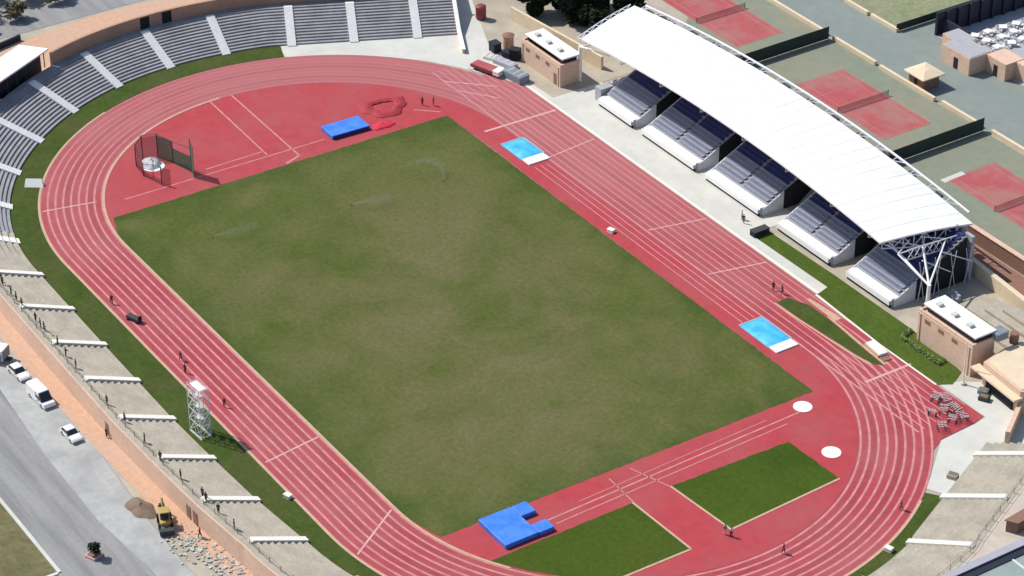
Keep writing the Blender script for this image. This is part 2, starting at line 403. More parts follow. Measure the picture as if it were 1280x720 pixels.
structure(b, 'island_kerb', 'kerb'); b = MB()
b.ribbon([(37.0,44.9),(40,44.7),(45.5,44.25),(52.2,43.7)], [(37.0,45.3),(40,45.1),(45.5,44.65),(52.2,44.1)], .034)
b.ribbon([(31.3,45.4),(37.0,45.2),(38.6,45.2)], [(31.3,46.0),(37.0,46.5),(38.6,46.5)], .034)
structure(b, 'side_path_edge', 'kerb'); b = MB()
b.ribbon([(31,47.3),(47.4,46.6),(60.5,46.6)], [(31,47.75),(47.4,46.9),(60.5,46.95)], .036)
b.box(-52.3,31,47.72,48.25,-.02,.12)
b.box(-62.4,-52.3,47.9,48.3,-.02,.12, rot=R(12), c=(-52.3,48.1))
structure(b, 'straight_kerb', 'offwhite')
# kerbs along the inside and outside of the track
def ring(off0, off1, z, keep=None, n=96):
    A = oval(off0, n); B = oval(off1, n); bb = MB()
    A.append(A[0]); B.append(B[0])
    for i in range(len(A)-1):
        mx = ((A[i][0]+A[i+1][0])/2, (A[i][1]+A[i+1][1])/2)
        if keep and not keep(*mx): continue
        bb.add([(*A[i],z),(*B[i],z),(*B[i+1],z),(*A[i+1],z)], [(0,1,2,3)])
    return bb
b = ring(36.15, 36.55, .05, lambda x, y: y < 0 and (x < 62))
for p0, p1 in (((59.4,-7.9),(72.5,-7.3)), ((59.3,-1.2),(72.0,-.1)), ((72.0,-.1),(71.0,19.9)), ((72.5,-7.3),(72.4,-20))):
    d = (Vector(p1)-Vector(p0)).normalized(); nn = Vector((-d.y, d.x))*.17
    b.face([(p0[0]-nn.x,p0[1]-nn.y,.05),(p1[0]-nn.x,p1[1]-nn.y,.05),(p1[0]+nn.x,p1[1]+nn.y,.05),(p0[0]+nn.x,p0[1]+nn.y,.05)])
structure(b, 'inner_kerb', 'kerb')
structure(ring(46.8, 47.2, .05, lambda x, y: y < 26 and not (x < -60 and y > -20)), 'outer_kerb', 'kerb')
# lane lines
b = MB(); LW = .34; LANE = 1.28
for k in range(9):
    o = 36.62+k*LANE
    q = ring(o-LW/2, o+LW/2, .014, lambda x, y: not (y > 30 and -HALF < x < HALF))
    b.add(q.v, q.f)
structure(b, 'lane_markings', 'line')
b = MB()
for k in range(9):
    y = 36.62+k*LANE; w = .10 if k else .16
    x1 = 68.5-.2*k; x0 = -66+1.0*max(0, k-3)*1.0
    b.face([(x0,y-w,.018),(x1,y-w,.018),(x1,y+w,.018),(x0,y+w,.018)])
for y in (33.0,34.2,35.4): b.face([(-27,y-.09,.018),(31,y-.09,.018),(31,y+.09,.018),(-27,y+.09,.018)])
structure(b, 'straight_markings', 'line_faint')
b = MB()
def stripe(p0, p1, w, z=.024):
    d = (Vector(p1)-Vector(p0)).normalized(); nn = Vector((-d.y, d.x))*w/2
    b.face([(p0[0]-nn.x,p0[1]-nn.y,z),(p1[0]-nn.x,p1[1]-nn.y,z),(p1[0]+nn.x,p1[1]+nn.y,z),(p0[0]+nn.x,p0[1]+nn.y,z)])
stripe((-42.2,32.6),(-41.9,47.2),.5)
stripe((22.7,-46.2),(21.4,-36.8),.3); stripe((48.4,-46.0),(42.3,-37),.3)
stripe((-59.6,-43),(-57.6,-34.2),.3); stripe((54.2,38.4),(54.2,47.2),.45)
stripe((-28.5,37),(-29.6,47),.25)
for x0 in (.5, 16.8): stripe((x0,37),(x0+2.2,47),.25)
stripe((-62,36.5),(-55,43.5),.25); stripe((-57.5,36.8),(-51,41.5),.2)
structure(b, 'cross_markings', 'line_bright')
# lines of javelin, pole vault and jump runways
b = MB()
stripe((-78.3,-2.1),(-55.9,-2.9),.3,.026); stripe((-78.3,2.2),(-52.4,1.6),.3,.026)
stripe((-55.7,-30),(-55.2,8),.25,.026); stripe((-57.2,-14),(-57.3,-2.9),.25,.026)
stripe((56.3,-20),(54.9,26),.28,.026); stripe((57.6,-19.5),(56.3,22),.2,.026); stripe((55.1,-14),(53.9,20),.15,.026)
stripe((53.0,-7.4),(59.4,-7.7),.2,.026); stripe((52.6,-3.5),(59.3,-1.3),.2,.026)
for x in (-51.4,): stripe((x,-1.6),(x-1.2,1.5),.5,.026)
stripe((-55.8,26.5),(-52.5,30),.3,.026)
structure(b, 'runway_markings', 'line_runway')
b = MB()
for cx, cy in ((54.1,26.6),(65.4,22.9)):
    b.cyl(cx, cy, .0, .07, 1.42, n=36)
    b.build('throwing_circle', 'white'); o = bpy.context.scene.objects[-1] if False else None
    b = MB()
for o in [q for q in bpy.data.objects if q.name.startswith('throwing_circle')]:
    tag(o, None, None, kind='structure')
b.cyl(-63.1,-20.9,0,.06,1.9,n=36); tag(b.build('discus_circle', 'white'), None, None, kind='structure')

# ================================================================== TERRACED STAND
stand = thing('terraced_stand', 'long grey concrete terrace with white stairways bending round the track', 'stand', (-40,-56,0))
def keep_local(o, root):
    o.parent = root; o.matrix_parent_inverse = Matrix.Translation(root.location).inverted()
ROWS = 13; RISE = 3.5/13
def prof(st, ROWS=ROWS):
    RISE = 3.5/ROWS; D = depth(st); tr_ = D/ROWS; out = [(0, -.1)]
    for r in range(ROWS):
        out += [(tr_*r, RISE*(r+1)), (tr_*(r+1), RISE*(r+1))]
    out += [(D+walk(st), RISE*ROWS), (D+walk(st), -.1)]
    return out
def sweep(sts, prof_fn):
    bb = MB(); P = []
    for s in sts: P.append([(*at(s, d), z) for d, z in prof_fn(s)])
    n = len(P[0]); vs = [p for r in P for p in r]; fs = []
    for i in range(len(P)-1):
        for j in range(n-1):
            fs.append((i*n+j, (i+1)*n+j, (i+1)*n+j+1, i*n+j+1))
    fs += [tuple(range(n)), tuple(reversed(range((len(P)-1)*n, len(P)*n)))]
    return bb.add(vs, fs)
iS = next(i for i, s in enumerate(STN) if s[2] == 'T' and s[3] < -74)
for part, mm in ((STN[:iS+1], 'seat_concrete'), (STN[iS:], 'concrete')):
    o = sweep(part, prof if mm == 'seat_concrete' else (lambda q: prof(q, 8))).build('terrace', mm); keep_local(o, stand)
# outer brick wall skin (2 cm proud)
def skin(st):
    w = depth(st)+walk(st)
    return [(w+.003, -.1), (w+.003, 3.62), (w+.22, 3.62), (w+.22, -.1)]
o = sweep([s for s in STN if s[2] == 'L' or (s[2] == 'T' and s[3] < -34) or (s[2] == 'B' and s[3] < -55)], skin).build('outer_wall', 'brickwall'); keep_local(o, stand)
def hwall(st):
    w = depth(st)+walk(st)
    return [(w+.003, -.1), (w+.003, 6.0), (w+.5, 6.0), (w+.5, -.1)]
o = sweep([s for s in STN if s[2] == 'S' or (s[2] == 'T' and -21 <= s[3])], hwall).build('rear_wall', 'brownwall'); keep_local(o, stand)
o = sweep([s for s in STN if s[2] == 'E' or (s[2] == 'B' and s[3] > -40)], lambda st: [(depth(st)+.5, 3.4), (depth(st)+.5, 3.51), (depth(st)+walk(st)-.05, 3.51), (depth(st)+walk(st)-.05, 3.4)]).build('walkway', 'walkway'); keep_local(o, stand)
# stairways
def stair_at(p, nrm, D, wide):
    t = (-nrm[1], nrm[0]); W2 = .80 if wide else .52; bb = MB(); n = 40; tread = D/n; lift = .12 if wide else .36
    profp = [(-.5,-.05)]
    for i in range(n):
        profp += [(tread*i-.5, .0875*(i+1)+lift), (tread*(i+1)-.5, .0875*(i+1)+lift)]
    profp += [(D, 3.62), (D, -.05)]
    A = [(p[0]+nrm[0]*d+t[0]*W2, p[1]+nrm[1]*d+t[1]*W2, z) for d, z in profp]
    B = [(p[0]+nrm[0]*d-t[0]*W2, p[1]+nrm[1]*d-t[1]*W2, z) for d, z in profp]
    m = len(A)
    bb.add(A+B, [(i, (i+1) % m, m+(i+1) % m, m+i) for i in range(m)]+[tuple(range(m-1,-1,-1)), tuple(range(m, 2*m))])
    return bb
stair_pos = []
for v in (26.6,14.8,3.3): stair_pos.append(('S', v))
for a in (10.0,-2.2,-14.6,-27.3,-40.2,-52.8,-65.4,-78.0): stair_pos.append(('T', a))
for x in (-41.2,-29.3,-17.4,-5.8,6,18,30.2,41.9): stair_pos.append(('L', x))
for a in (-77,-63,-49,-35,-21,-6,9.0,21.9): stair_pos.append(('B', a))
for v in (11.8,23.6): stair_pos.append(('E', v))
for k, v in stair_pos:
    st = station(k, v)
    keep_local(stair_at(st[0], st[1], depth(st), k in 'ST').build('stairway', 'white' if k in 'ST' else 'offwhite'), stand)
# doorways in the rear and outer walls
for a, side in ((-1.5,0),(2.6,0)):
    ar = R(a); nrm = (-math.cos(ar), math.sin(ar)); rr = fr(TL, a)+9.3+.9
    p = (-HALF+nrm[0]*rr, nrm[1]*rr); t = (-nrm[1], nrm[0]); bb = MB()
    q = [(p[0]+t[0]*s*.95+nrm[0]*d, p[1]+t[1]*s*.95+nrm[1]*d) for s, d in ((-1,-.04),(1,-.04),(1,.3),(-1,.3))]
    bb.prism(q, 3.5, 5.75); keep_local(bb.build('doorway', 'dark'), stand)
for x in (4.2,28.4,30.2):
    yy = -(fr(LS, x)+8.4+.9+.22)
    bb = MB(); bb.box(x-.6,x+.6,yy-.04,yy+.1,0,2.2); keep_local(bb.build('doorway', 'darkbrick'), stand)
# rear rail on the rim
def rail(sts):
    bb = MB(); P = [(*at(s, depth(s)+.12), 3.5) for s in sts]
    for i, (a, c) in enumerate(zip(P, P[1:])):
        for h in (.5, 1.0): bb.tube((a[0],a[1],a[2]+h), (c[0],c[1],c[2]+h), .03, n=4)
        if i % 2 == 0: bb.tube(a, (a[0],a[1],a[2]+1.0), .05, n=4)
    return bb
o = rail([s for s in STN if s[2] == 'L' or (s[2] == 'T' and s[3] < -62) or s[2] == 'B' or s[2] == 'E']).build('rim_railing', 'soil'); keep_local(o, stand)

# white end wall of the stand
st = station('S', 34.25); F0 = 0; nn = NS; e0 = st[0]; b = MB(); tt = Vector((-nn[1], nn[0]))*.2
q = [(-7.6,-.05),(-7.6,.7),(-.4,.9),(9.6,4.3),(22,4.3),(22,-.05)]
A_ = [(e0[0]+nn[0]*d+tt.x*k_, e0[1]+nn[1]*d+tt.y*k_, z) for k_ in (-1,1) for d, z in q]
b.add(A_, [tuple(range(6)),tuple(range(11,5,-1))]+[(i, 6+i, 6+(i+1) % 6, (i+1) % 6)[::-1] for i in range(6)])
ew = tag(b.build('end_wall', 'brickwall'), 'sandy wall with thin white coping closing the upper right end of the terraces', 'wall')
b = MB(); up = [(-7.7,.72),(-.4,.92),(9.6,4.32),(22,4.32)]
for (d0,z0_),(d1,z1_) in zip(up, up[1:]):
    c8 = [(e0[0]+nn[0]*d+tt.x*k_*1.9, e0[1]+nn[1]*d+tt.y*k_*1.9, z+h_) for h_ in (0,.18) for k_, d, z in ((-1,d0,z0_),(1,d0,z0_),(1,d1,z1_),(-1,d1,z1_))]
    b.add(c8, [(0,1,2,3),(7,6,5,4),(0,4,5,1),(1,5,6,2),(2,6,7,3),(3,7,4,0)])
b.build('coping', 'white', ew)

# ================================================================== GRANDSTAND
gs = thing('grandstand', 'long covered grandstand with arched white roof above blue grey seats', 'grandstand', (0,60,0))
GS = Vector((0,60,0))
def gp(o, parent=None):
    if parent is None: o.parent = gs; o.location = -GS
    else: o.parent = parent
    return o
def arch(x, xa, xb, za, zm, zb):
    t = (x-xa)/(xb-xa); return za*(1-t)+zb*t + (zm-(za+zb)/2)*(1-(2*t-1)**2)
NX, NY = 48, 10
def roofpt(u, v, dz=0):
    xf = -45.4+u*(36.6+45.4); xr = -53.4+u*(38.7+53.4)
    zf = arch(xf,-45.4,36.6,10.35,12.55,9.9); zr = arch(xr,-53.4,38.7,8.9,11.9,8.75)
    x = xf+(xr-xf)*v; y = 55+17.2*v; z = zf+(zr-zf)*v+.35*math.sin(PI*v)
    return (x, y, z+dz)
b = MB(); vs = []; fs = []
for k, dz in ((0,0),(1,-.28)):
    for i in range(NX+1):
        for j in range(NY+1): vs.append(roofpt(i/NX, j/NY, dz))
N1 = (NX+1)*(NY+1)
def idx(i, j, k=0): return k*N1+i*(NY+1)+j
for i in range(NX):
    for j in range(NY):
        fs.append((idx(i,j),idx(i+1,j),idx(i+1,j+1),idx(i,j+1)))
        fs.append((idx(i,j,1),idx(i,j+1,1),idx(i+1,j+1,1),idx(i+1,j,1)))
for i in range(NX):
    fs.append((idx(i,0),idx(i,0,1),idx(i+1,0,1),idx(i+1,0))); fs.append((idx(i,NY),idx(i+1,NY),idx(i+1,NY,1),idx(i,NY,1)))
for j in range(NY):
    fs.append((idx(0,j),idx(0,j+1),idx(0,j+1,1),idx(0,j,1))); fs.append((idx(NX,j),idx(NX,j,1),idx(NX,j+1,1),idx(NX,j+1)))
b.add(vs, fs)
for i in range(1, 30):
    u = i/30
    for j in range(8): b.tube(roofpt(u, j/8, -.005), roofpt(u, (j+1)/8, -.005), .04, n=4)
roof = b.build('roof', 'roof'); gp(roof)
# rear tubular truss behind the roof edge
b = MB(); rr = []
for i in range(41):
    a = roofpt(.02+.955*i/40, 1.0); rr.append(Vector((a[0], a[1]+1.25, a[2]+.1)))
for i in range(40):
    b.tube(rr[i], rr[i+1], .22, n=6)
    a = Vector(roofpt(.02+.955*i/40, 1.0, -.15))
    if i % 2 == 0: b.tube(a, rr[i], .09, n=5); b.tube(a, rr[i+1], .08, n=5)
gp(b.build('rear_rail', 'steel'), roof)
for i in range(1, 40, 3):
    a = rr[i]; b = MB(); b.box(a.x-.9,a.x+.7,a.y-1.1,a.y-.3,a.z-.75,a.z-.35)
    gp(b.build('gutter_box', 'darkgrey'), roof)
# left end lattice
b = MB()
for j in range(6):
    v0, v1 = j/6, (j+1)/6
    a = Vector(roofpt(0, v0)); c = Vector(roofpt(0, v1)); e = Vector((-1.5,.2,-.5))
    b.tube(a+e, c+e, .13, n=5); b.tube(a, a+e, .08, n=5); b.tube(a, c+e, .08, n=5)
gp(b.build('end_lattice', 'steel'), roof)
# trusses under the roof
def truss(u, wide=.11):
    bb = MB(); P = []
    for j in range(9):
        t = Vector(roofpt(u, .04+.92*j/8, -.5)); dep = 1.0+1.3*math.sin(PI*j/8); P.append((t, t-Vector((0,0,dep))))
    for j in range(8):
        bb.tube(P[j][0], P[j+1][0], wide, n=6); bb.tube(P[j][1], P[j+1][1], wide, n=6)
        bb.tube(P[j][0], P[j][1], wide*.7, n=5); bb.tube(P[j][1] if j % 2 else P[j][0], P[j+1][0] if j % 2 else P[j+1][1], wide*.7, n=5)
    bb.tube(P[8][0], P[8][1], wide*.7, n=5)
    return bb
for u in (.01,.14,.28,.42,.56,.70,.84,.955,.995): gp(truss(u).build('roof_truss', 'steel'))
# tree columns at both ends
for base, tops, h in (((45.6,57.6),[(38.4,57.2),(38.6,62.0),(39.0,66.5),(34.5,58.5),(35.5,64.5)],6.0), ((-48.6,57.0),[(-44.5,57),(-46,62),(-41,58)],7.0)):
    bb = MB(); bb.cyl(base[0], base[1], 0, h, .38, .30, n=12); B0 = Vector((base[0], base[1], h-.15))
    for t in tops: bb.tube(B0, (t[0],t[1],8.0), .17, .12, n=8)
    if base[0] > 0:
        bb.tube((38.4,57.2,8.0),(39.0,66.5,8.0),.10,n=6); bb.tube((34.5,58.5,8.0),(38.6,62.0,8.0),.08,n=6)
        bb.tube((38.4,57.2,8.0),(37.2,60.5,8.9),.08,n=6); bb.tube((39,66.5,8.0),(37.4,62.5,8.9),.08,n=6)
    gp(bb.build('tree_column', 'white'))
# seating blocks
BL = [(-39.2,-29.0,1),(-26.0,-10.8,2),(-7.6,7.0,2),(12.0,25.4,2),(29.8,40.4,1)]
Y0 = 54.4
for x0, x1, nsec in BL:
    bb = MB()       # stepped concrete base
    pr = [(Y0+.55,-.05),(Y0+.55,.55),(Y0,.55),(Y0,1.25),(Y0+.5,1.25),(Y0+.5,1.5),(Y0+2.0,1.5)]
    rows = 16; td = .82; rs = .41
    for r in range(rows): pr += [(Y0+2.0+td*r, 1.5+rs*(r+1)), (Y0+2.0+td*(r+1), 1.5+rs*(r+1))]
    pr += [(Y0+2.0+td*rows, -.05)]
    n = len(pr)
    bb.add([(x0,y,z) for y, z in pr]+[(x1,y,z) for y, z in pr], [(i, n+i, n+i+1, i+1) for i in range(n-1)]+[tuple(range(n)), tuple(reversed(range(n, 2*n)))])
    blk = gp(bb.build('seating_block', 'grey'))
    lb = MB(); lb.add([(x,y,z) for x in (x0+.01,x1-.01) for y, z in ((Y0-.004,.55),(Y0-.004,1.26),(Y0+.49,1.26),(Y0+.49,1.515),(Y0+1.99,1.515),(Y0+1.99,.55))], [(0,1,2,3,4,5),(11,10,9,8,7,6)]+[(i,6+i,6+(i+1) % 6,(i+1) % 6) for i in range(6)])
    gp(lb.build('front_ledge', 'white'), blk)
    wsec = (x1-x0)/nsec
    for r in range(rows):
        sb = MB(); yy = Y0+2.0+td*r; zz = 1.5+rs*(r+1)
        for s in range(nsec):
            a = x0+wsec*s+.35; c = x0+wsec*(s+1)-.35; nn = int((c-a)/.55)
            for q in range(nn):
                u0 = a+(c-a)*q/nn+.03; u1 = a+(c-a)*(q+1)/nn-.03
                sb.box(u0,u1,yy+.06,yy+td-.06,zz+.22,zz+.30); sb.box(u0,u1,yy+td-.14,yy+td-.07,zz+.30,zz+.66)
            sb.box(a,c,yy+.25,yy+.5,zz+.003,zz+.22)
        gp(sb.build('seat_row', 'seat_lit' if r < 5 else 'seat'), blk)  # sunlit front rows and shaded rear rows set by colour
    for xx in (x0-.22, x1+.003):      # sloping side walls
        sb = MB()
        q = [(Y0+.9,-.04),(Y0+.9,1.35),(Y0+2.0,1.72),(Y0+2.0+td*rows,1.72+rs*rows),(Y0+2.0+td*rows,-.04)]
        sb.add([(xx,y,z) for y, z in q]+[(xx+.21,y,z) for y, z in q], [(0,1,2,3,4),(9,8,7,6,5)]+[(i,5+i,5+(i+1) % 5,(i+1) % 5) for i in range(5)])
        if xx > x0:
            sb = MB()
            for mm2, q in (('divider', [(Y0+.9,-.04),(Y0+.9,1.35),(Y0+2.0,1.72),(Y0+5.2,1.72+.5*3.2),(Y0+5.2,-.04)]), ('dark', [(Y0+5.21,-.04),(Y0+5.21,1.72+.5*3.0),(Y0+2.0+td*rows,1.4+rs*rows),(Y0+2.0+td*rows,-.04)])):  # dark rear part paints in the shade of the gap and open underside
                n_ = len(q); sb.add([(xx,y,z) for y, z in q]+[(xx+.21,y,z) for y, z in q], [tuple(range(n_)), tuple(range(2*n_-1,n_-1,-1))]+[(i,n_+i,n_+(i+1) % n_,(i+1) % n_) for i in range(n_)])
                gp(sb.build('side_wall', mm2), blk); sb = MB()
            continue
        gp(sb.build('side_wall', 'divider'), blk)
    sb = MB(); sb.box(x0+.05,x1-.05,Y0+.25,Y0+.54,-.03,.5); gp(sb.build('base_shade', 'dark'), blk)  # dark strip paints the shadow line under the overhanging front
    sb = MB(); sb.box(x0+.02,x1-.02,Y0+.02,Y0+.14,1.25,1.5); gp(sb.build('front_parapet', 'white'), blk)
for (a0,a1,_), (b0,b1,_) in zip(BL, BL[1:]):        # stairs up the gaps between blocks
    sb = MB()
    for r in range(24): sb.box(a1+.36, b0-.37, Y0+8.4+.36*r, 70, .28*r-.02, .28*(r+1)-.02)
    gp(sb.build('gangway_steps', 'grey'))
b = MB(); b.box(-42,41,70.2,70.8,-.05,8.0); gp(b.build('back_wall', 'grey'))
b = MB(); b.box(-41.5,-39.7,55.4,70,-.05,2.6); gp(b.build('end_wall', 'grey'))
for dx in range(0, 8):
    x = -40+dx*11.2
    b = MB(); b.cyl(x, 69.2, -.05, 9.3, .28, n=10); gp(b.build('rear_column', 'grey'))
b = MB()
for k in range(9):
    b.tube((39.2,58.5+k*1.3,6.9-.1*k),(39.2,59.8+k*1.3,8.6-.1*k),.07,n=5); b.tube((39.2,58.5+k*1.3,8.7-.1*k),(39.2,59.8+k*1.3,6.8-.1*k),.07,n=5)
for a, c in (((39.2,58.5,8.7),(39.2,70,7.9)),((39.2,58.5,6.9),(39.2,70,6.0)),((39.2,58.5,6.9),(36.8,56.4,9.2)),((39.2,70,6.0),(39.4,70.2,0)),((41.2,66,3.2),(41.0,60,7.2)),((41.5,70,4),(41.0,64,7.4))): b.tube(a, c, .11, n=6)
for k in range(0, 7, 2):
    y = 59.5+k*1.6; b.tube((41.3,y,.0),(41.0,y+1.2,7.0-.1*k),.07,n=5); b.tube((41.3,y+1.2,.0),(41.0,y,7.0-.1*k),.06,n=5)
gp(b.build('side_lattice', 'steel'))

# ================================================================== BUILDINGS
def brick_room(label, x0, x1, y0, y1, h, hr, door=None, mcol='brickwall'):
    root = thing('brick_building', label, 'building', ((x0+x1)/2, (y0+y1)/2, 0))
    c = root.location
    def put(mb, nm, mm, par=root):
        o = mb.build(nm, mm); o.parent = par
        o.location = (-c.x,-c.y,0) if par is root else (0,0,0); return o
    bb = MB(); bb.box(x0,x1,y0,y1,-.05,h)
    bb.box(x0,x1,y0,y0+.3,h,h+.35); bb.box(x0,x0+.3,y0+.3,y1,h,h+.35); bb.box(x1-.3,x1,y0+.3,y1,h,h+.35)
    put(bb, 'wall', mcol)
    bb = MB(); bb.box(x0+.9,x1-.5,y0+.9,y1-.3,h,hr-.25); k = put(bb, 'clerestory', 'darkgrey')
    bb = MB(); bb.box(x0+.4,x1-.1,y0+.5,y1+.3,hr-.25,hr); rf = put(bb, 'roof', 'white')
    for k in range(3):
        bb = MB(); xx = x0+1.8+k*(x1-x0-3.2)/2.6; bb.box(xx,xx+.9,y0+1.6,y0+2.5,hr+.002,hr+.45); put(bb, 'roof_unit', 'apron')
    bb = MB(); bb.box(x0-.04,x1+.04,y0-.06,y0-.002,h-.25,h-.1); put(bb, 'gutter', 'cream')
    for k in range(3):
        bb = MB(); xx = x0+1.5+k*(x1-x0-3)/3; bb.box(xx,xx+1.3,y0-.02,y0+.06,h-1.4,h-.7); put(bb, 'window', 'darkbrick')
    for xx in (x0+.5, x1-.6):
        bb = MB(); bb.cyl(xx,y0-.08,0,h-.25,.07,n=6); put(bb, 'drain_pipe', 'cream')
    if door:
        for dx in door:
            bb = MB(); bb.box(dx-.5,dx+.5,y0-.03,y0+.05,0.02,2.2); put(bb, 'door', 'darkbrick')
    return root, put
r1, put = brick_room('brick building with white flat roof left of the grandstand', -61.0,-48.4,52.6,56.8,4.1,5.5, door=(-50.0,))
bb = MB(); bb.box(-60.4,-50.6,53.5,53.7,4.4,4.9); put(bb, 'window_strip', 'dark')
r2, put = brick_room('brick building with white flat roof right of the grandstand', 49.4,61.6,52.4,56.8,5.2,6.6)
bb = MB(); bb.bbox(60.4,62.6,56.5,58.8,5.2,6.4,.2); put(bb, 'water_tank', 'greyblue')
bb = MB(); bb.cyl(62.5,59.9,3.9,5.6,.7,n=14); put(bb, 'vent', 'darkbrick')
# ochre block at the right edge
root = thing('ochre_building', 'ochre brick block with flat roof at the right edge of picture', 'building', (70,57,0))
def put2(mb, nm, mm, r=root):
    o = mb.build(nm, mm); o.parent = r; o.location = tuple(-r.location); return o
bb = MB(); bb.prism([(64.0,52.6),(72.8,51.9),(80,58),(78,74),(62.8,69),(63.0,57.4)], -.05, 3.9); put2(bb, 'wall', 'brickwall')
bb = MB(); bb.prism([(64.3,53.0),(72.6,52.3),(79.6,58.2),(77.8,73.6),(63.2,68.7),(63.4,57.6)], 3.9, 4.05); put2(bb, 'roof', 'cream')
bb = MB(); bb.box(65.4,71.6,51.9,52.2,.05,2.3, rot=R(-4.5), c=(68,52.2)); put2(bb, 'doorway', 'dark')
bb = MB(); bb.box(62.8,73.2,50.9,52.5,2.6,2.9, rot=R(-4.5), c=(68,52.2)); put2(bb, 'canopy', 'cream')
b = MB(); b.box(72.6,73.3,44,52,-.05,2.0, rot=R(35), c=(73,52)); b.box(72.6,73.3,52.2,62,-.05,2.2, rot=R(-40), c=(73,52)); tag(b.build('yard_wall', 'brickwall'), 'low tan brick wall running out from the ochre building', 'wall')

# walls and terraces behind the grandstand
b = MB(); b.box(-30,110,78.6,79.2,-.05,2.6); tag(b.build('boundary_wall', 'darkbrick'), 'brown boundary wall behind the white grandstand roof', 'wall')
cb = MB(); cb.box(-30.2,110,78.45,79.35,2.6,2.75); o = cb.build('coping', 'brickwall', tag(bpy.data.objects['boundary_wall'], None, None))
b = MB(); b.prism([(33,72.6),(58,70.2),(58,71.1),(33,73.5)], -.05, 2.4); b.prism([(58,70.2),(95,69.6),(95,70.5),(58,71.1)], -.05, 2.4)
tag(b.build('retaining_wall', 'cream'), 'cream retaining wall beside the covered stand facing the boundary wall', 'wall')
flat('service_lane', [(20,73.5),(110,71.5),(110,78.4),(20,78.4)], -.02, 'darkbrick')
b = MB()
for i in range(4): b.box(46+i*2.2, 70, 62.0+i*1.6, 69.2, -.05+0, .5+.5*i)
tag(b.build('garden_terraces', 'concrete'), 'pale stepped terraces between brick buildings and the retaining wall', 'terrace')
# pale slabs on the rear terraces
for i, (x, y, a) in enumerate(((44.6,61.5,.2),(44.0,64.6,-.2),(47.5,60.4,.6))):
    b = MB(); b.box(-1.3,1.3,-.5,.5,0,.9); b.box(-1.2,1.2,.1,.5,.9,1.3)
    o = b.build('concrete_block', 'lilac'); o.location = (x,y,0); o.rotation_euler = (0,0,a)
    tag(o, ['lilac grey block under the roof end nearest the white column','lilac grey block beside the grandstand side lattice','lilac grey block between white column and brick building'][i], 'block')

# cream wall and posts, upper right forecourt of the stand
b = MB(); b.prism([(-76,60.0),(-50,62.6),(-50,63.1),(-76,60.5)], -.05, 2.6); tag(b.build('garden_wall', 'cream'), 'cream wall between dark trees and the left brick building', 'wall')
for i, (x, y) in enumerate(((-63.6,59.3),(-61.8,59.8))):
    b = MB(); b.box(-.45,.45,-.45,.45,-.05,2.6); b.box(-.55,.55,-.55,.55,2.6,2.8); o = b.build('gate_post', 'darkbrick'); o.location = (x,y,0)
    tag(o, ('left' if i == 0 else 'right')+' one of two brown gate posts in front of cream wall', 'post')
flat('forecourt', [(-100,64),(-64,48.6),(-46,49.5),(-46,75),(-60,90),(-110,90)], -.008, 'ground')

# bottom right glass roofed hall
root = thing('glass_hall', 'hall with greenish glass roof and dark edge at bottom right corner', 'building', (115,20,0))
def put3(mb, nm, mm): o = mb.build(nm, mm); o.parent = root; o.location = (-115,-20,0); return o
b = MB(); b.box(101.5,140,-20,60,-.05,5.2); put3(b, 'wall', 'grey')
b = MB(); b.box(101.0,102.2,-21,61,5.2,5.9); put3(b, 'eave', 'lilac')
b = MB(); b.box(102.2,103.6,-21,61,5.2,5.62); b.box(103.6,103.8,-21,61,5.2,6.1); put3(b, 'gutter', 'navy')
b = MB(); b.box(103.8,140,-21,61,5.2,5.95); gl = put3(b, 'glass_roof', 'glassroof')
b = MB()
for k in range(12): b.box(103.8,140,-20+k*7,-19.75+k*7,5.953,6.05)
o = b.build('glazing_bar', 'steel', gl)
b = MB(); b.prism([(96.4,27.8),(97.6,28.8),(97.2,34),(95.6,34)], 3.5, 5.3); o = tag(b.build('brown_kiosk_or_shade_block', 'darkbrick'), 'low brown brick kiosk behind the stand beside the glass hall', 'kiosk')  # added block, its dark brown stands for a shaded wall
cb = MB(); cb.prism([(96.2,27.6),(97.8,28.6),(97.4,34.2),(95.4,34.2)], 5.3, 5.42); cb.build('roof', 'darkbrick', o)  # top slab of the added block

# white roofed box behind the upper left terraces
root = thing('spectator_box', 'spectator box with sloping white roof and dark front on upper left terraces', 'building', (-104,-30,0))
def put4(mb, nm, mm): o = mb.build(nm, mm); o.parent = root; o.location = (104,30,0); return o
A = Vector((-100.6,-22.4)); B = Vector((-92.6,-36.8)); dv = (B-A).normalized(); nv = Vector((dv.y,-dv.x))
if nv.x > 0: nv = -nv
P = [A, A+dv*24, A+dv*24+nv*6.5, A+nv*6.5]
b = MB(); q = [p[:] for p in P]
b.add([(*q[0],6.5),(*q[1],6.5),(*q[2],5.7),(*q[3],5.7),(*q[0],6.8),(*q[1],6.8),(*q[2],6.0),(*q[3],6.0)], [(0,1,2,3)[::-1],(4,5,6,7),(0,1,5,4),(1,2,6,5),(2,3,7,6),(3,0,4,7)]); put4(b, 'roof', 'white')
Q = [A+nv*1.6+dv*.5, A+dv*23.5+nv*1.6, A+dv*23.5+nv*6.2, A+nv*6.2+dv*.5]
b = MB(); b.prism([p[:] for p in Q], -.05, 5.6); put4(b, 'wall', 'navy')  # shade of the open front put into the wall's dark colour
for k in range(9): p = A+dv*(1+k*2.7)+nv*.4; b = MB(); b.cyl(p.x, p.y, 3.4, 6.6, .1, n=8); put4(b, 'post', 'darkgrey')

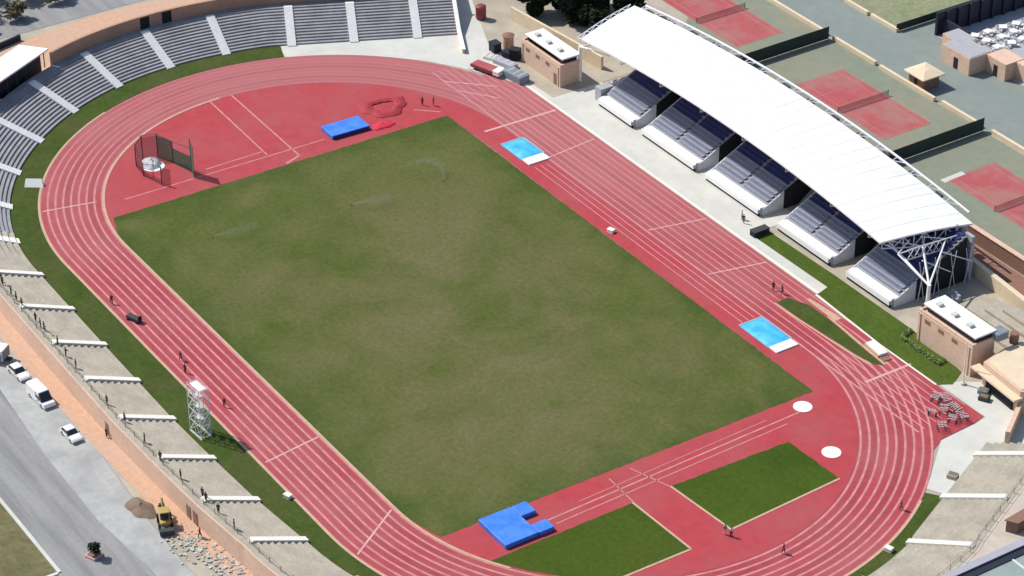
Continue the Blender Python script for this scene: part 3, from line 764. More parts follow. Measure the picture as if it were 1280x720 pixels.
# ================================================================== TENNIS AREA
flat('tennis_ground', [(-110,83),(110,79.4),(110,105),(-110,105)], -.014, 'tarmac_green')
flat('plaza', [(-110,105.4),(110,105.4),(110,220),(-110,220)], -.016, 'forecourt')
flat('upper_court', [(-75,117.4),(-32.2,117.0),(-32.2,160),(-75,160)], -.004, 'palelawn')
for i, x0 in enumerate((-67.6,-25.7,15.2)):
    flat('tennis_court', [(x0-.4,88.4),(x0+24.0,88.4),(x0+24.0,99.3),(x0-.4,99.3)], .0, 'court')
    b = MB(); zz = .012
    for yy in (88.5,89.9,97.8,99.2): b.face([(x0,yy-.06,zz),(x0+23.77,yy-.06,zz),(x0+23.77,yy+.06,zz),(x0,yy+.06,zz)])
    zz = .018
    for xx in (x0,x0+5.5,x0+18.3,x0+23.7): b.face([(xx-.06,88.5,zz),(xx+.06,88.5,zz),(xx+.06,99.2,zz),(xx-.06,99.2,zz)])
    structure(b, 'court_markings', 'court_line')
    rt = thing('tennis_net', ['tennis net on the uppermost red court','tennis net on the middle red court','tennis net on the rightmost red court'][i], 'net', (x0+11.9,93.85,0))
    b = MB(); b.box(-.03,.03,-5.6,5.6,.06,.98); b.build('mesh', 'net_grey', rt)
    b = MB(); b.box(-.05,.05,-5.6,5.6,.98,1.06); b.build('tape', 'court_line', rt)
    for s in (-5.7, 5.7): b = MB(); b.cyl(0,s,0,1.1,.06,n=8); b.build('post', 'screen', rt)
flat('pale_patch', [(14.2,87.5),(14.0,92.4),(15.2,92.4),(15.4,87.5)], .004, 'apron')
def fence(label, p0, p1, h, step=3.0):
    L = (Vector(p1)-Vector(p0)).length; a = math.atan2(p1[1]-p0[1], p1[0]-p0[0])
    rt = thing('court_fence', label, 'fence', (*p0,0), a)
    b = MB(); b.box(0,L,-.03,.03,.1,h); b.build('windscreen', 'screen', rt)
    n = int(L/step)
    for k in range(n+1):
        b = MB(); b.cyl(L*k/n,.09,-.02,h+.1,.05,n=6); b.build('post', 'darkgrey', rt)
    b = MB(); b.tube((0,.0,h+.03),(L,.0,h+.03),.05,n=6); b.build('top_rail', 'darkgrey', rt)
    return rt
fence('dark green court fence between the uppermost and middle red courts', (-36.6,80.5), (-36.9,104.6), 2.5)
fence('dark green court fence between the middle and rightmost red courts', (5.6,80.5), (5.3,105.0), 2.5)
fence('low dark fence edging the pale lawn at the top', (-32.2,117.0), (-32.2,158.0), 1.5)
for i, (x0, x1, y) in enumerate(((-75,-38.2,105.3),(-36.2,-24.0,105.2),(-22.6,-7.6,105.0),(-6.0,4.4,105.4),(6.9,40,105.6))):
    b = MB(); b.box(-(x1-x0)/2,(x1-x0)/2,-.3,.3,-.02,.75); o = b.build('low_wall', 'cream'); o.location = ((x0+x1)/2, y, 0)
    tag(o, ['low cream wall behind the uppermost red court','short low cream wall just right of the upper court fence','low cream wall beside the square hut','low cream wall ending at the lower court fence','low cream wall behind the rightmost red court'][i], 'wall')
for i, (x0, x1) in enumerate(((-75,-48.5),(-47.3,-40.5),(-39.5,-32.0))):
    b = MB(); b.box(-(x1-x0)/2,(x1-x0)/2,-.3,.3,-.02,.7); o = b.build('low_wall', 'cream'); o.location = ((x0+x1)/2, 117.0, 0)
    tag(o, ['low cream wall along the pale lawn running out of the top edge','middle piece of low cream wall along the pale lawn','last piece of low cream wall at the pale lawn corner'][i], 'wall')
# hut
rt = thing('square_hut', 'small square hut with cream overhanging roof between low walls and plaza', 'hut', (-13.4,107.4,0))
b = MB(); b.box(-1.9,1.9,-1.9,1.9,-.02,2.6); b.build('wall', 'darkbrick', rt)
b = MB(); b.loft([[(-2.7,-2.6,2.5),(2.7,-2.6,2.5),(2.7,2.6,2.5),(-2.7,2.6,2.5)],[(-2.7,-2.6,2.7),(2.7,-2.6,2.7),(2.7,2.6,2.7),(-2.7,2.6,2.7)],[(-.6,-.5,3.3),(.6,-.5,3.3),(.6,.5,3.3),(-.6,.5,3.3)]]); b.build('roof', 'cream', rt)
b = MB(); b.box(-.4,.4,-1.95,-1.8,0,2.1); b.build('door', 'dark', rt)
# cafe complex
rt = thing('cafe_building', 'pink brick cafe rooms with a doorway at the top right plaza', 'building', (-13,119,0))
def put5(mb, nm, mm): o = mb.build(nm, mm); o.parent = rt; o.location = (13,-119,0); return o
b = MB(); b.box(-18.9,-11.5,116.3,121.6,-.02,3.4); b.box(-22.4,-17.0,119.4,123.2,-.02,3.1); b.box(-11.5,-6.4,120.3,124.6,-.02,3.3); b.box(-6.4,4,122.8,130,-.02,3.2)
put5(b, 'wall', 'brickwall')
b = MB(); b.box(-18.7,-11.7,116.5,121.4,3.4,3.5); b.box(-22.2,-17.2,119.6,123.0,3.1,3.2); put5(b, 'roof', 'grey')
b = MB(); b.box(-15.6,-14.5,116.24,116.4,.02,2.2); put5(b, 'door', 'dark')
b = MB(); b.box(-9.4,-8.4,120.24,120.4,.02,2.2); put5(b, 'door', 'dark')
b = MB(); b.box(-27.4,-26.9,122,152,-.02,4.6); b.box(-26.9,-20.0,123.3,123.8,-.02,3.2); 
for k in range(10): b.box(-26.9,-26.5,124+k*2.8,124.5+k*2.8,-.02,4.5)
tag(b.build('dark_screen_wall', 'navy'), 'tall dark wall shading the white tables of the cafe yard', 'wall')
flat('cafe_yard', [(-27,122),(6,122),(6,150),(-27,150)], -.006, 'grey')

def make_table():
    t = thing('cafe_table', 'square white table in the cafe yard at the top right', 'table', group='white tables in the cafe yard')
    b = MB(); b.bbox(-.75,.75,-.75,.75,.70,.76,.03); b.build('tabletop', 'white', t)
    for sx in (-1,1):
        for sy in (-1,1): b = MB(); b.cyl(sx*.62,sy*.62,0,.70,.05,n=6); b.build('leg', 'white', t)
    return t
def make_chair():
    t = thing('cafe_chair', 'white plastic chair at a table in the cafe yard', 'chair', group='white chairs in the cafe yard')
    b = MB(); b.bbox(-.28,.28,-.28,.28,.42,.48,.03); b.build('seat', 'white', t)
    b = MB(); b.add([(-.28,.24,.48),(.28,.24,.48),(.28,.34,.95),(-.28,.34,.95),(-.28,.28,.48),(.28,.28,.48),(.28,.38,.95),(-.28,.38,.95)],[(0,1,2,3),(7,6,5,4),(0,4,5,1),(1,5,6,2),(2,6,7,3),(3,7,4,0)]); b.build('backrest', 'white', t)
    for sx in (-1,1):
        for sy in (-1,1): b = MB(); b.cyl(sx*.24,sy*.24,0,.42,.03,n=6); b.build('leg', 'white', t)
    return t
t0 = make_table(); c0 = make_chair(); first = True
for i in range(14):
    x = -22.0+(i % 3)*3.0+random.uniform(-.5,.5); y = 127.6+(i//3)*3.2+random.uniform(-.5,.5)
    a = random.uniform(0,1)
    place(t0 if i == 0 else copy_tree(t0), x, y, 0, a)
    for k in range(3):
        th = a+k*PI/2+.1
        place(c0 if first else copy_tree(c0), x-1.15*math.sin(th)*-1, y+1.15*math.cos(th), 0, th); first = False

# ================================================================== JUMP MATS
rt = thing('vault_mat', 'large bright blue vault landing mat with notch by the near lawn', 'mat', (55.3,-24.6,0), R(0))
def matpiece(nm, mm, x0, x1, y0, y1, z0, z1, par, bv=.12): b = MB(); b.bbox(x0,x1,y0,y1,z0,z1,bv); return b.build(nm, mm, par)
matpiece('landing_pad', 'blue', -3.9,3.6,-4.2,1.6,.12,.85,rt)
matpiece('front_pad', 'blue', -3.9,-1.1,1.62,4.2,.12,.82,rt); matpiece('front_pad', 'blue', 1.4,3.7,1.62,4.3,.12,.82,rt)
matpiece('base', 'blue_dark', -3.8,3.55,-4.1,1.5,0,.119,rt,.02)
matpiece('base', 'blue_dark', 1.45,3.65,1.66,4.25,0,.119,rt,.02); matpiece('base', 'blue_dark', -3.85,-1.15,1.66,4.15,0,.119,rt,.02)
rt.scale = (.94,.94,.9)
rt = thing('vault_mat', 'long blue vault mat lying on the red upper end area', 'mat', (-56.2,12.8,0), R(-2))
matpiece('landing_pad', 'blue', -2.1,2.2,-3.7,3.7,.15,.8,rt); matpiece('base', 'blue_dark', -2.05,2.15,-3.65,3.65,0,.149,rt,.02)
b = MB(); b.box(2.203,2.24,-3.5,3.5,.18,.7); b.build('dark_side', 'blue_dark', rt)  # navy sheet paints the shade on the side away from the sun
for lab, x0, xw, x1, y0, y1 in (('light blue sandpit cover with white end near the finish line', -36.6,-30.2,-28.0,32.4,36.9), ('light blue sandpit cover with white end near the white discs', 31.6,38.9,40.8,32.0,36.4)):
    rt = thing('pit_cover', lab, 'cover', ((x0+x1)/2,(y0+y1)/2,0)); cx = (x0+x1)/2; cy = (y0+y1)/2
    b = MB(); 
    n = 9; rings = []
    vs = []; fs = []
    for i in range(n):
        for j in range(n):
            u = i/(n-1); v = j/(n-1); e = min(u,1-u,v,1-v)
            vs.append((x0-cx+u*(xw-x0), y0-cy+v*(y1-y0), .08+min(.3, e*1.6)+random.uniform(-.03,.03)*(e > 0)))
    for i in range(n-1):
        for j in range(n-1): fs.append((i*n+j,(i+1)*n+j,(i+1)*n+j+1,i*n+j+1))
    b.add(vs, fs); b.box(x0-cx,xw-cx,y0-cy,y1-cy,0,.079); b.build('cover_sheet', 'cyan', rt, smooth=False)
    b = MB(); b.bbox(xw-cx+.01,x1-cx,y0-cy+.1,y1-cy-.1,0,.22,.05); b.build('white_board', 'white', rt)
    b = MB(); b.box(x0-cx,xw-cx,y1-cy+.003,y1-cy+.3,0,.12); b.box(x0-cx-.3,x0-cx-.003,y0-cy,y1-cy,0,.12); b.build('pit_frame', 'lilac', rt)
# white box on side runway
rt = thing('pit_box', 'long white box at the end of the narrow side runway', 'box', (48.4,45.4,0), R(-6))
b = MB(); b.bbox(-1.9,1.9,-.75,.75,0,.55,.06); b.build('lid', 'white', rt); b = MB(); b.box(1.93,3.2,-.9,.6,0,.14); b.build('step', 'darkbrick', rt); b = MB(); b.box(-1.9,1.9,-1.05,-.78,0,.4); b.build('side_board', 'kerb', rt)

# shot put end: crumpled tarpaulins
def tarp(name, lab, mm, outline_r, loc, sx, sy, h, seed, hole=False):
    rnd = random.Random(seed); b = MB(); n = 26; m = 7; vs = []; fs = []
    for j in range(m):
        for i in range(n):
            a = 2*PI*i/n; q = .04+.96*j/(m-1)
            rr_ = (.45+.55*q if hole else q) * (1+.12*math.sin(3*a+seed)+.08*math.sin(7*a))
            z = h*(.35+.65*abs(math.sin(5*a+j*1.7+seed)))*(1-q**3)*((math.sin(PI*min(1, max(0, q)))*.8+.2) if hole else 1)+.03
            vs.append((sx*rr_*math.cos(a), sy*rr_*math.sin(a), max(.03, z)))
    for j in range(m-1):
        for i in range(n): fs.append((j*n+i, j*n+(i+1) % n, (j+1)*n+(i+1) % n, (j+1)*n+i))
    base = len(vs); vs += [(v[0], v[1], .0) for v in vs[(m-1)*n:m*n]]
    for i in range(n): fs.append(((m-1)*n+i, (m-1)*n+(i+1) % n, base+(i+1) % n, base+i))
    b.add(vs, fs); o = b.build(name, mm, smooth=True); o.location = loc
    return tag(o, lab, 'tarpaulin')
tarp('crumpled_tarpaulin', 'dark red crumpled tarpaulin lying beside the blue mat', 'darkred', 1, (-59.6,22.6,.01), 3.6,4.4,.5,2, hole=True)
tarp('folded_tarpaulin', 'small bright red folded tarpaulin on edge of the pitch', 'red', 1, (-53.9,18.9,.02), 1.3,2.2,.35,5)

# discus cage
tarp('covered_heap', 'bulky white covered heap on the throwing circle inside the cage', 'white', 1, (-63.9,-20.8,.06), 1.9,1.5,1.1,9)
rt = thing('discus_cage', 'throwing cage with dark netting on posts around a white circle', 'cage', (-63,-20.5,0))
CP = [(-56.6,-22.6,3.6),(-61.0,-23.8,2.4),(-64.6,-23.4,4.0),(-66.3,-21.3,4.6),(-65.4,-18.9,4.6),(-62.2,-17.6,4.2),(-57.7,-16.4,6.4)]
for x, y, h in CP:
    b = MB(); b.cyl(x+63,y+20.5,0,h,.09,n=8); b.build('post', 'darkgrey', rt)
for i, (a, c) in enumerate(zip(CP, CP[1:])):
    n = 5; b = MB(); vs = []
    h0 = 1.9 if i == 4 else a[2]; h1 = 1.9 if i == 5 else c[2]
    if i in (2,3): h0 = h1 = 4.3
    if i == 1: h0 = h1 = 1.3
    if i == 5: h0, h1 = 2.2, 3.0
    if i == 4: h0, h1 = 4.3, 2.2
    if i == 0: h0, h1 = 1.0, 1.0
    ax, ay, cx, cy = a[0]+63, a[1]+20.5, c[0]+63, c[1]+20.5
    dx, dy = cx-ax, cy-ay; L = math.hypot(dx,dy); tx, ty = -dy/L*.04, dx/L*.04
    b.prism([(ax+tx,ay+ty),(ax-tx,ay-ty),(cx-tx,cy-ty),(cx+tx,cy+ty)], .05, max(h0,h1)); b.build('net', 'net' if i in (4,5) else 'net_grey', rt)
b = MB(); b.prism([(5.3,4.15),(5.24,4.08),(7.4,3.5),(7.46,3.57)], .05, 6.2); b.build('gate_net', 'net', rt)
b = MB(); b.prism([(6.4,-2.1),(6.34,-2.17),(7.9,-1.2),(7.96,-1.13)], .05, 3.4); b.build('gate_net', 'net_grey', rt)
b = MB()
for a, c in zip(CP, CP[1:]): b.tube((a[0]+63,a[1]+20.5,min(a[2],4.6)),(c[0]+63,c[1]+20.5,min(c[2],4.6)),.05,n=6)
b.build('top_cable', 'screen', rt)

# scaffold tower by left straight
rt = thing('scaffold_tower', 'white steel scaffold tower on the grass beside the left straight', 'tower', (11.2,-50.6,0), R(4))
H = 8.6; X = (-1.6,0,1.6); Yy = (-.8,.8)
for x in X:
    for y in Yy: b = MB(); b.cyl(x,y,0,H,.06,n=6); b.build('upright', 'steel', rt)
for k in range(5):
    z = k*2.0+.3; b = MB()
    for y in Yy: b.tube((-1.6,y,z),(1.6,y,z),.045,n=5)
    for x in X: b.tube((x,-.8,z),(x,.8,z),.045,n=5)
    b.build('ledger', 'steel', rt)
    if k < 4:
        b = MB()
        for y in Yy:
            b.tube((-1.6,y,z),(0,y,z+2.0),.04,n=5); b.tube((0,y,z+2.0),(1.6,y,z),.04,n=5)
        for x in (-1.6,1.6): b.tube((x,-.8,z),(x,.8,z+2.0),.04,n=5)
        b.build('brace', 'steel', rt)
    if k in (1,2,3,4): b = MB(); b.box(-1.2,.2 if k < 4 else 1.5,-.1 if k < 4 else -.6,.6,z+.08,z+.14); b.build('platform', 'offwhite' if k == 4 else 'apron', rt)
b = MB(); b.box(-1.7,1.7,-.9,-.7,0,.12); b.box(-1.7,1.7,.7,.9,0,.12); b.build('base_frame', 'apron', rt)

# ================================================================== HURDLES
def make_hurdle():
    t = thing('hurdle', 'hurdle with dark and white bar stacked at the end of main straight', 'hurdle', group='hurdles stacked at the end of the straight')
    for s in (-.55,.55):
        b = MB(); b.box(s-.04,s+.04,-.05,.7,0,.07); b.build('foot', 'darkgrey', t)
        b = MB(); b.cyl(s,0,.07,1.0,.035,n=6); b.build('upright', 'darkgrey', t)
    b = MB(); b.box(-.62,.62,-.03,.03,.95,1.07); b.build('bar', 'white', t)
    b = MB(); b.box(-.35,-.1,-.034,.034,.952,1.068); b.box(.1,.35,-.034,.034,.952,1.068); b.build('stripe', 'tank', t)
    return t
h0 = make_hurdle(); k = 0
for i, (x, y, n, a) in enumerate(((64.0,43.3,5,.5),(65.6,44.6,6,1.3),(67.3,42.4,5,.9),(68.3,44.6,6,1.7),(69.6,41.8,4,.7),(70.3,43.6,5,1.2),(70.3,39.4,4,1.0),(66.6,40.6,3,.6))):
    for j in range(n):
        place(h0 if k == 0 else copy_tree(h0), x+.38*j*math.cos(a+PI/2)+random.uniform(-.1,.1), y+.38*j*math.sin(a+PI/2)+random.uniform(-.2,.2), 0, a+random.uniform(-.15,.15)); k += 1

# ================================================================== PEOPLE
def skin_mesh(verts, edges, radii, name, sub=1):
    me = bpy.data.meshes.new(name); me.from_pydata(verts, edges, [])
    o = bpy.data.objects.new(name, me); COL.objects.link(o)
    md = o.modifiers.new('s', 'SKIN')
    if not me.skin_vertices: me.attributes.new if False else None
    if len(me.skin_vertices) == 0:
        bm = bmesh.new(); bm.from_mesh(me); bm.verts.layers.skin.verify(); bm.to_mesh(me); bm.free()
    for i, r_ in enumerate(radii):
        r2_ = r_ if isinstance(r_, tuple) else (r_, r_); me.skin_vertices[0].data[i].radius = (r2_[0]*1.15, r2_[1]*1.15)
    me.skin_vertices[0].data[0].use_root = True
    ss = o.modifiers.new('u', 'SUBSURF'); ss.levels = sub; ss.render_levels = sub
    dg = bpy.context.evaluated_depsgraph_get(); dg.update()
    out = bpy.data.meshes.new_from_object(o.evaluated_get(dg))
    bpy.data.objects.remove(o); bpy.data.meshes.remove(me)
    for p in out.polygons: p.use_smooth = True
    return out
def person_meshes(step):
    s = step
    V = [(0,0,.95),(0,0,1.12),(0,0,1.32),(0,0,1.46),(0,.01,1.56),(0,.015,1.66),(0,.0,1.73)]
    Rr = [(.15,.11),(.14,.10),(.17,.11),(.07,.06),(.055,.055),(.085,.095),(.07,.075)]
    E = [(0,1),(1,2),(2,3),(3,4),(4,5),(5,6)]
    def chain(start, pts, rs):
        prev = start
        for p, r_ in zip(pts, rs): V.append(p); Rr.append((r_,r_)); E.append((prev, len(V)-1)); prev = len(V)-1
    for sx, d in ((-1, s), (1, -s)):
        chain(0, [(sx*.095,0,.88),(sx*.105,d*.18,.50),(sx*.11,d*.30,.09),(sx*.115,d*.30+.13,.04)], [.085,.058,.042,.035])
        chain(2, [(sx*.19,0,1.38),(sx*.25,-d*.10,1.12),(sx*.26,-d*.24+.05,.88),(sx*.255,-d*.26+.08,.78)], [.055,.043,.034,.036])
    body = skin_mesh(V, E, Rr, 'body')
    V = [(0,0,1.0),(0,0,1.14),(0,0,1.32),(0,0,1.44)]; Rr = [(.17,.125),(.16,.12),(.185,.125),(.08,.07)]; E = [(0,1),(1,2),(2,3)]
    for sx, d in ((-1, s), (1, -s)): chain(2, [(sx*.195,0,1.375),(sx*.24,-d*.07,1.18)], [.068,.06])
    shirt = skin_mesh(V, E, Rr, 'shirt')
    V = [(0,0,1.02),(0,0,.93)]; Rr = [(.165,.12),(.17,.125)]; E = [(0,1)]
    for sx, d in ((-1, s), (1, -s)): chain(1, [(sx*.098,0,.85),(sx*.106,d*.18,.50),(sx*.11,d*.29,.14)], [.098,.072,.058])
    tro = skin_mesh(V, E, Rr, 'trousers')
    V = [(0,-.02,1.62),(0,-.015,1.72),(0,.0,1.765)]; hair = skin_mesh(V, [(0,1),(1,2)], [(.09,.09),(.10,.105),(.07,.08)], 'hair')
    for m_, k_ in ((body,'skin'),(shirt,'cloth_white'),(tro,'cloth_dark'),(hair,'hair')):
        m_.materials.clear(); m_.materials.append(M[k_])
    return body, shirt, tro, hair
POSE = [person_meshes(0.12), person_meshes(0.75)]
def person(x, y, z, rz, label, shirt='cloth_white', trousers='cloth_dark', pose=0, group=None, sc=1.0):
    t = thing('person', label, 'person', (x,y,z), rz, group); t.scale = (sc,)*3
    for me, nm, mm in zip(POSE[pose], ('body','shirt','trousers','hair'), (None, shirt, trousers, None)):
        o = bpy.data.objects.new(nm, me); COL.objects.link(o); o.parent = t
        if mm: o.material_slots[0].link = 'OBJECT'; o.material_slots[0].material = M[mm]
    return t
person(-27.6,-46.0,0,1.2,'person in dark clothes walking in the outer lane of the left straight','cloth_dark','cloth_dark',1)
person(-7.4,-44.3,0,2.0,'person in maroon shirt on outer lane above the scaffold tower','cloth_red','cloth_dark',1)
person(-4.0,-45.3,0,.4,'person in dark shirt standing just above the scaffold tower','cloth_dark','cloth_dark',0)
person(7.2,-44.6,0,1.0,'person in maroon shirt between scaffold tower and lane lines','cloth_red','cloth_dark',0)
person(81.4,22.4,0,2.4,'person in dark clothes running round the lower right bend','cloth_dark','cloth_dark',1)
person(80.2,2.6,0,2.0,'person in red shirt jogging on bend near the bottom edge','cloth_red','cloth_dark',1)
person(-56.4,28.6,.01,.3,'left one of two people in dark clothes near the pitch corner','cloth_dark','cloth_dark',0)
person(-55.2,30.2,.01,3.0,'right one of two people in dark clothes near the pitch corner','cloth_dark','cloth_red',0)
person(6.2,51.8,0,2.5,'person in pink shirt on pale concrete before the covered stand','cloth_pink','cloth_dark',0)
person(7.3,51.3,0,.5,'person in dark clothes beside the pink shirt on pale concrete','cloth_dark','cloth_dark',0)
person(26.3,42.7,0,.8,'left one of two dark figures at the tip of grass island','cloth_dark','cloth_dark',0)
person(27.9,43.2,0,2.8,'right one of two dark figures at the tip of grass island','cloth_dark','cloth_dark',1)
person(72.4,-1.5,0,1.3,'person in pale green shirt at corner of the far small lawn','cloth_green','cloth_white',0)
person(73.3,-1.1,0,1.0,'person in white shirt beside the pale green shirt','cloth_white','cloth_dark',0)
person(4.6,-61.9+ -.6,0,.2,'person in dark clothes by the outer wall of the left stand','cloth_dark','cloth_dark',0)
person(25.2,-64.2,0,.9,'person in dark clothes beside the soil heap','cloth_dark','cloth_dark',0)
person(33.2,-62.2,0,2.2,'person in maroon shirt near the pale rubble','cloth_red','cloth_dark',1)
for (x, y, c) in ((-36.9,-59.8,'cloth_dark'),(-33.4,-59.9,'cloth_dark'),(-29.4,-59.9,'cloth_red'),(-21.3,-59.9,'cloth_dark'),(-16.5,-59.9,'cloth_dark'),(-9.3,-60.3,'cloth_dark'),(1.8,-60.6,'cloth_dark'),(7.2,-60.4,'cloth_red'),(13.4,-60.3,'cloth_dark'),(18.5,-60.4,'cloth_dark'),(29.4,-59.4,'cloth_dark'),(33.9,-59.3,'cloth_dark'),(38.3,-59.2,'cloth_dark'),(-37.8,-59.6,'cloth_dark'),(-31.5,-59.9,'cloth_dark'),(-24.4,-59.9,'cloth_dark'),(-22.4,-60.0,'cloth_dark'),(-13,-60.2,'cloth_dark'),(24,-60,'cloth_dark'),(30.6,-59.5,'cloth_dark')):
    person(x, y-.15, 3.5, random.uniform(-.6,.6), 'spectator in dark clothes at the rear rail of the left stand' if c == 'cloth_dark' else ('spectator in maroon shirt at the upper rear rail of left stand' if x < 0 else 'spectator in maroon shirt at the rear rail level with the white cars'), c, 'cloth_dark', 0, group='spectators along the rear rail of the left stand')

# ================================================================== VEHICLES
def car(label, loc, rz, L=4.2, Wd=1.72, Ht=1.45, kind='car', name='parked_car'):
    t = thing(name, label, 'van' if kind == 'van' else 'car', loc, rz)
    w = Wd/2
    if kind == 'car':
        low = [(-L/2,.35),(-L/2,.78),(-L/2+.35,.88),(-.15*L,.92),(.18*L,.90),(L/2-.25,.76),(L/2,.62),(L/2,.32)]
        cab = [(-L/2+.35,.885),(-L/2+.85,Ht-.06),(.02*L,Ht-.05),(.20*L,.90)]; rf0, rf1 = -L/2+.78, .03*L
    else:
        low = [(-L/2,.35),(-L/2,1.0),(-L/2+.1,1.05),(0,1.05),(.30*L,1.0),(L/2-.15,.88),(L/2,.7),(L/2,.32)]
        cab = [(-L/2+.06,1.05),(-L/2+.15,Ht-.06),(.20*L,Ht-.05),(.36*L,1.0)]; rf0, rf1 = -L/2+.08, .21*L
    def extr(pr, wb, wt, z_mid):
        bb = MB(); n = len(pr)
        A = [(x, -(wb if z < z_mid else wt), z) for x, z in pr]; B = [(x, (wb if z < z_mid else wt), z) for x, z in pr]
        bb.add(A+B, [(i, (i+1) % n, n+(i+1) % n, n+i)[::-1] for i in range(n)]+[tuple(range(n)), tuple(reversed(range(n, 2*n)))]); return bb
    body = extr(low, w, w*.96, .5).build('body', 'carwhite', t)
    extr(cab, w*.94, w*.80, 1.06).build('windows', 'glass', t)
    if kind == 'car':
        b = MB(); b.bbox(rf0,rf1+.02,-w*.80,w*.80,Ht-.09,Ht,.06)
    else:
        b = MB(); b.bbox(rf0,rf1,-w*.88,w*.88,1.1,Ht,.12); b.box(-L/2+.03,.02*L,-w*.955,w*.955,1.03,Ht-.25)
    b.build('roof', 'carwhite', t)
    for sx in (-.31*L, .32*L):
        for sy in (-1,1):
            b = MB(); b.tube((0,-.1,0),(0,.1,0),.32,n=16); wh = b.build('wheel', 'tyre', t); wh.location = (sx, sy*(w-.09), .32)
            b = MB(); b.tube((0,sy*.102,0),(0,sy*.115,0),.19,n=12); b.build('rim', 'rim', wh)
    for sy in (-1,1):
        b = MB(); b.box(L/2-.06,L/2+.015,sy*w*.62-.2,sy*w*.62+.2,.55,.66); b.build('headlight', 'lamp', t)
        b = MB(); b.box(-L/2-.015,-L/2+.05,sy*w*.75-.12,sy*w*.75+.12,.6,.76); b.build('tail_light', 'tail', t)
        b = MB(); b.bbox(.15*L,.15*L+.2,sy*(w+.1)-.09,sy*(w+.1)+.09,.92,1.06,.03); b.build('mirror', 'darkgrey', t)
    return t
car('white car parked just ahead of the white van', (-17.4,-66.4,-.03), R(4), 4.4)
car('white van parked by orange footpath between two white cars', (-9.4,-66.4,-.03), R(3), 5.6,1.95,2.3,'van','parked_van')
car('smallest white car parked last in row behind the van', (1.6,-66.7,-.03), R(3), 4.0)
rt = thing('box_trailer', 'white box trailer with dark side cut by the left picture edge', 'trailer', (-23.6,-67.9,-.03), R(38))
b = MB(); b.bbox(-3.2,2.4,-1.2,1.2,.7,2.5,.08); b.build('box', 'carwhite', rt); b = MB(); b.box(-3.1,2.3,-1.23,-1.203,.75,1.9); b.box(2.403,2.44,-1.1,1.1,.75,2.3); b.build('dark_side', 'greyblue', rt); b = MB(); b.box(-3.1,3.2,-.5,.5,.5,.69); b.build('chassis', 'darkgrey', rt)
for s in (-1,1):
    b = MB(); b.tube((0,-.12,0),(0,.12,0),.42,n=14); w_ = b.build('wheel', 'tyre', rt); w_.location = (-.8,s*1.0,.42)

# yellow backhoe
rt = thing('backhoe', 'small yellow backhoe standing by the brown soil heap', 'digger', (28.0,-64.9,0), R(-20))
b = MB(); b.bbox(-1.6,1.3,-.75,.75,.7,1.35,.15); b.build('chassis', 'yellow', rt)
cb = MB(); cb.bbox(-.7,.6,-.65,.65,1.36,2.5,.1); cab = cb.build('cab', 'glass', rt); cb = MB(); cb.bbox(-.8,.7,-.72,.72,2.5,2.62,.05); cb.build('cab_roof', 'yellow', cab)
b = MB(); b.tube((-1.6,0,1.2),(-2.8,0,2.6),.18,n=6); b.tube((-2.8,0,2.6),(-3.4,0,1.0),.14,n=6); b.build('boom', 'yellow', rt)
b = MB(); b.prism([(-3.8,-.4),(-3.1,-.4),(-3.1,.4),(-3.8,.4)], .35,1.0); b.build('bucket', 'darkgrey', rt)
b = MB(); b.box(1.9,2.7,-1.0,1.0,.15,.9); b.tube((1.2,-.5,1.0),(2.0,-.5,.6),.1,n=6); b.tube((1.2,.5,1.0),(2.0,.5,.6),.1,n=6); b.build('loader_bucket', 'darkgrey', rt)
for sx, r_ in ((-1.0,.62),(1.0,.48)):
    for s in (-1,1): b = MB(); b.tube((0,-.18,0),(0,.18,0),r_,n=16); w_ = b.build('wheel', 'tyre', rt); w_.location = (sx,s*.85,r_)

# soil heap and rubble
b = MB(); vs = []; fs = []; n = 36; m = 9
for j in range(m+1):
    for i in range(n):
        a = 2*PI*i/n; q = j/m; k_ = 1+.14*math.sin(2*a+1)+.08*math.sin(5*a)
        vs.append((2.6*q*k_*math.cos(a), 1.9*q*k_*math.sin(a), .85*(1-q)**.8*(1+.12*math.sin(9*a+j*2))*(q < 1)))
for j in range(m):
    for i in range(n): fs.append((j*n+i, (j+1)*n+i, (j+1)*n+(i+1) % n, j*n+(i+1) % n))
b.add(vs, fs); o = b.build('soil_heap', 'soil', smooth=True); o.location = (22.7,-66.0,-.03); tag(o, 'grey brown soil heap on the road edge next to backhoe', 'heap')
b = MB()
for i in range(330):
    u = random.random(); x = 31+15*u+random.gauss(0,1.2); y = -64.6+3.6*u+random.gauss(0,1.3); s = random.uniform(.06,.26)
    pts8 = [(x+s*random.uniform(.6,1)*a, y+s*random.uniform(.6,1)*c, s*random.uniform(.4,.9)*d) for d in (0,1) for a, c in ((-1,-1),(1,-1),(1,1),(-1,1))]
    b.add(pts8, [(3,2,1,0),(4,5,6,7),(0,1,5,4),(1,2,6,5),(2,3,7,6),(3,0,4,7)])
tag(b.build('rubble', 'rubble'), 'pale rubble scattered along the footpath at the bottom left', 'rubble', kind='stuff')

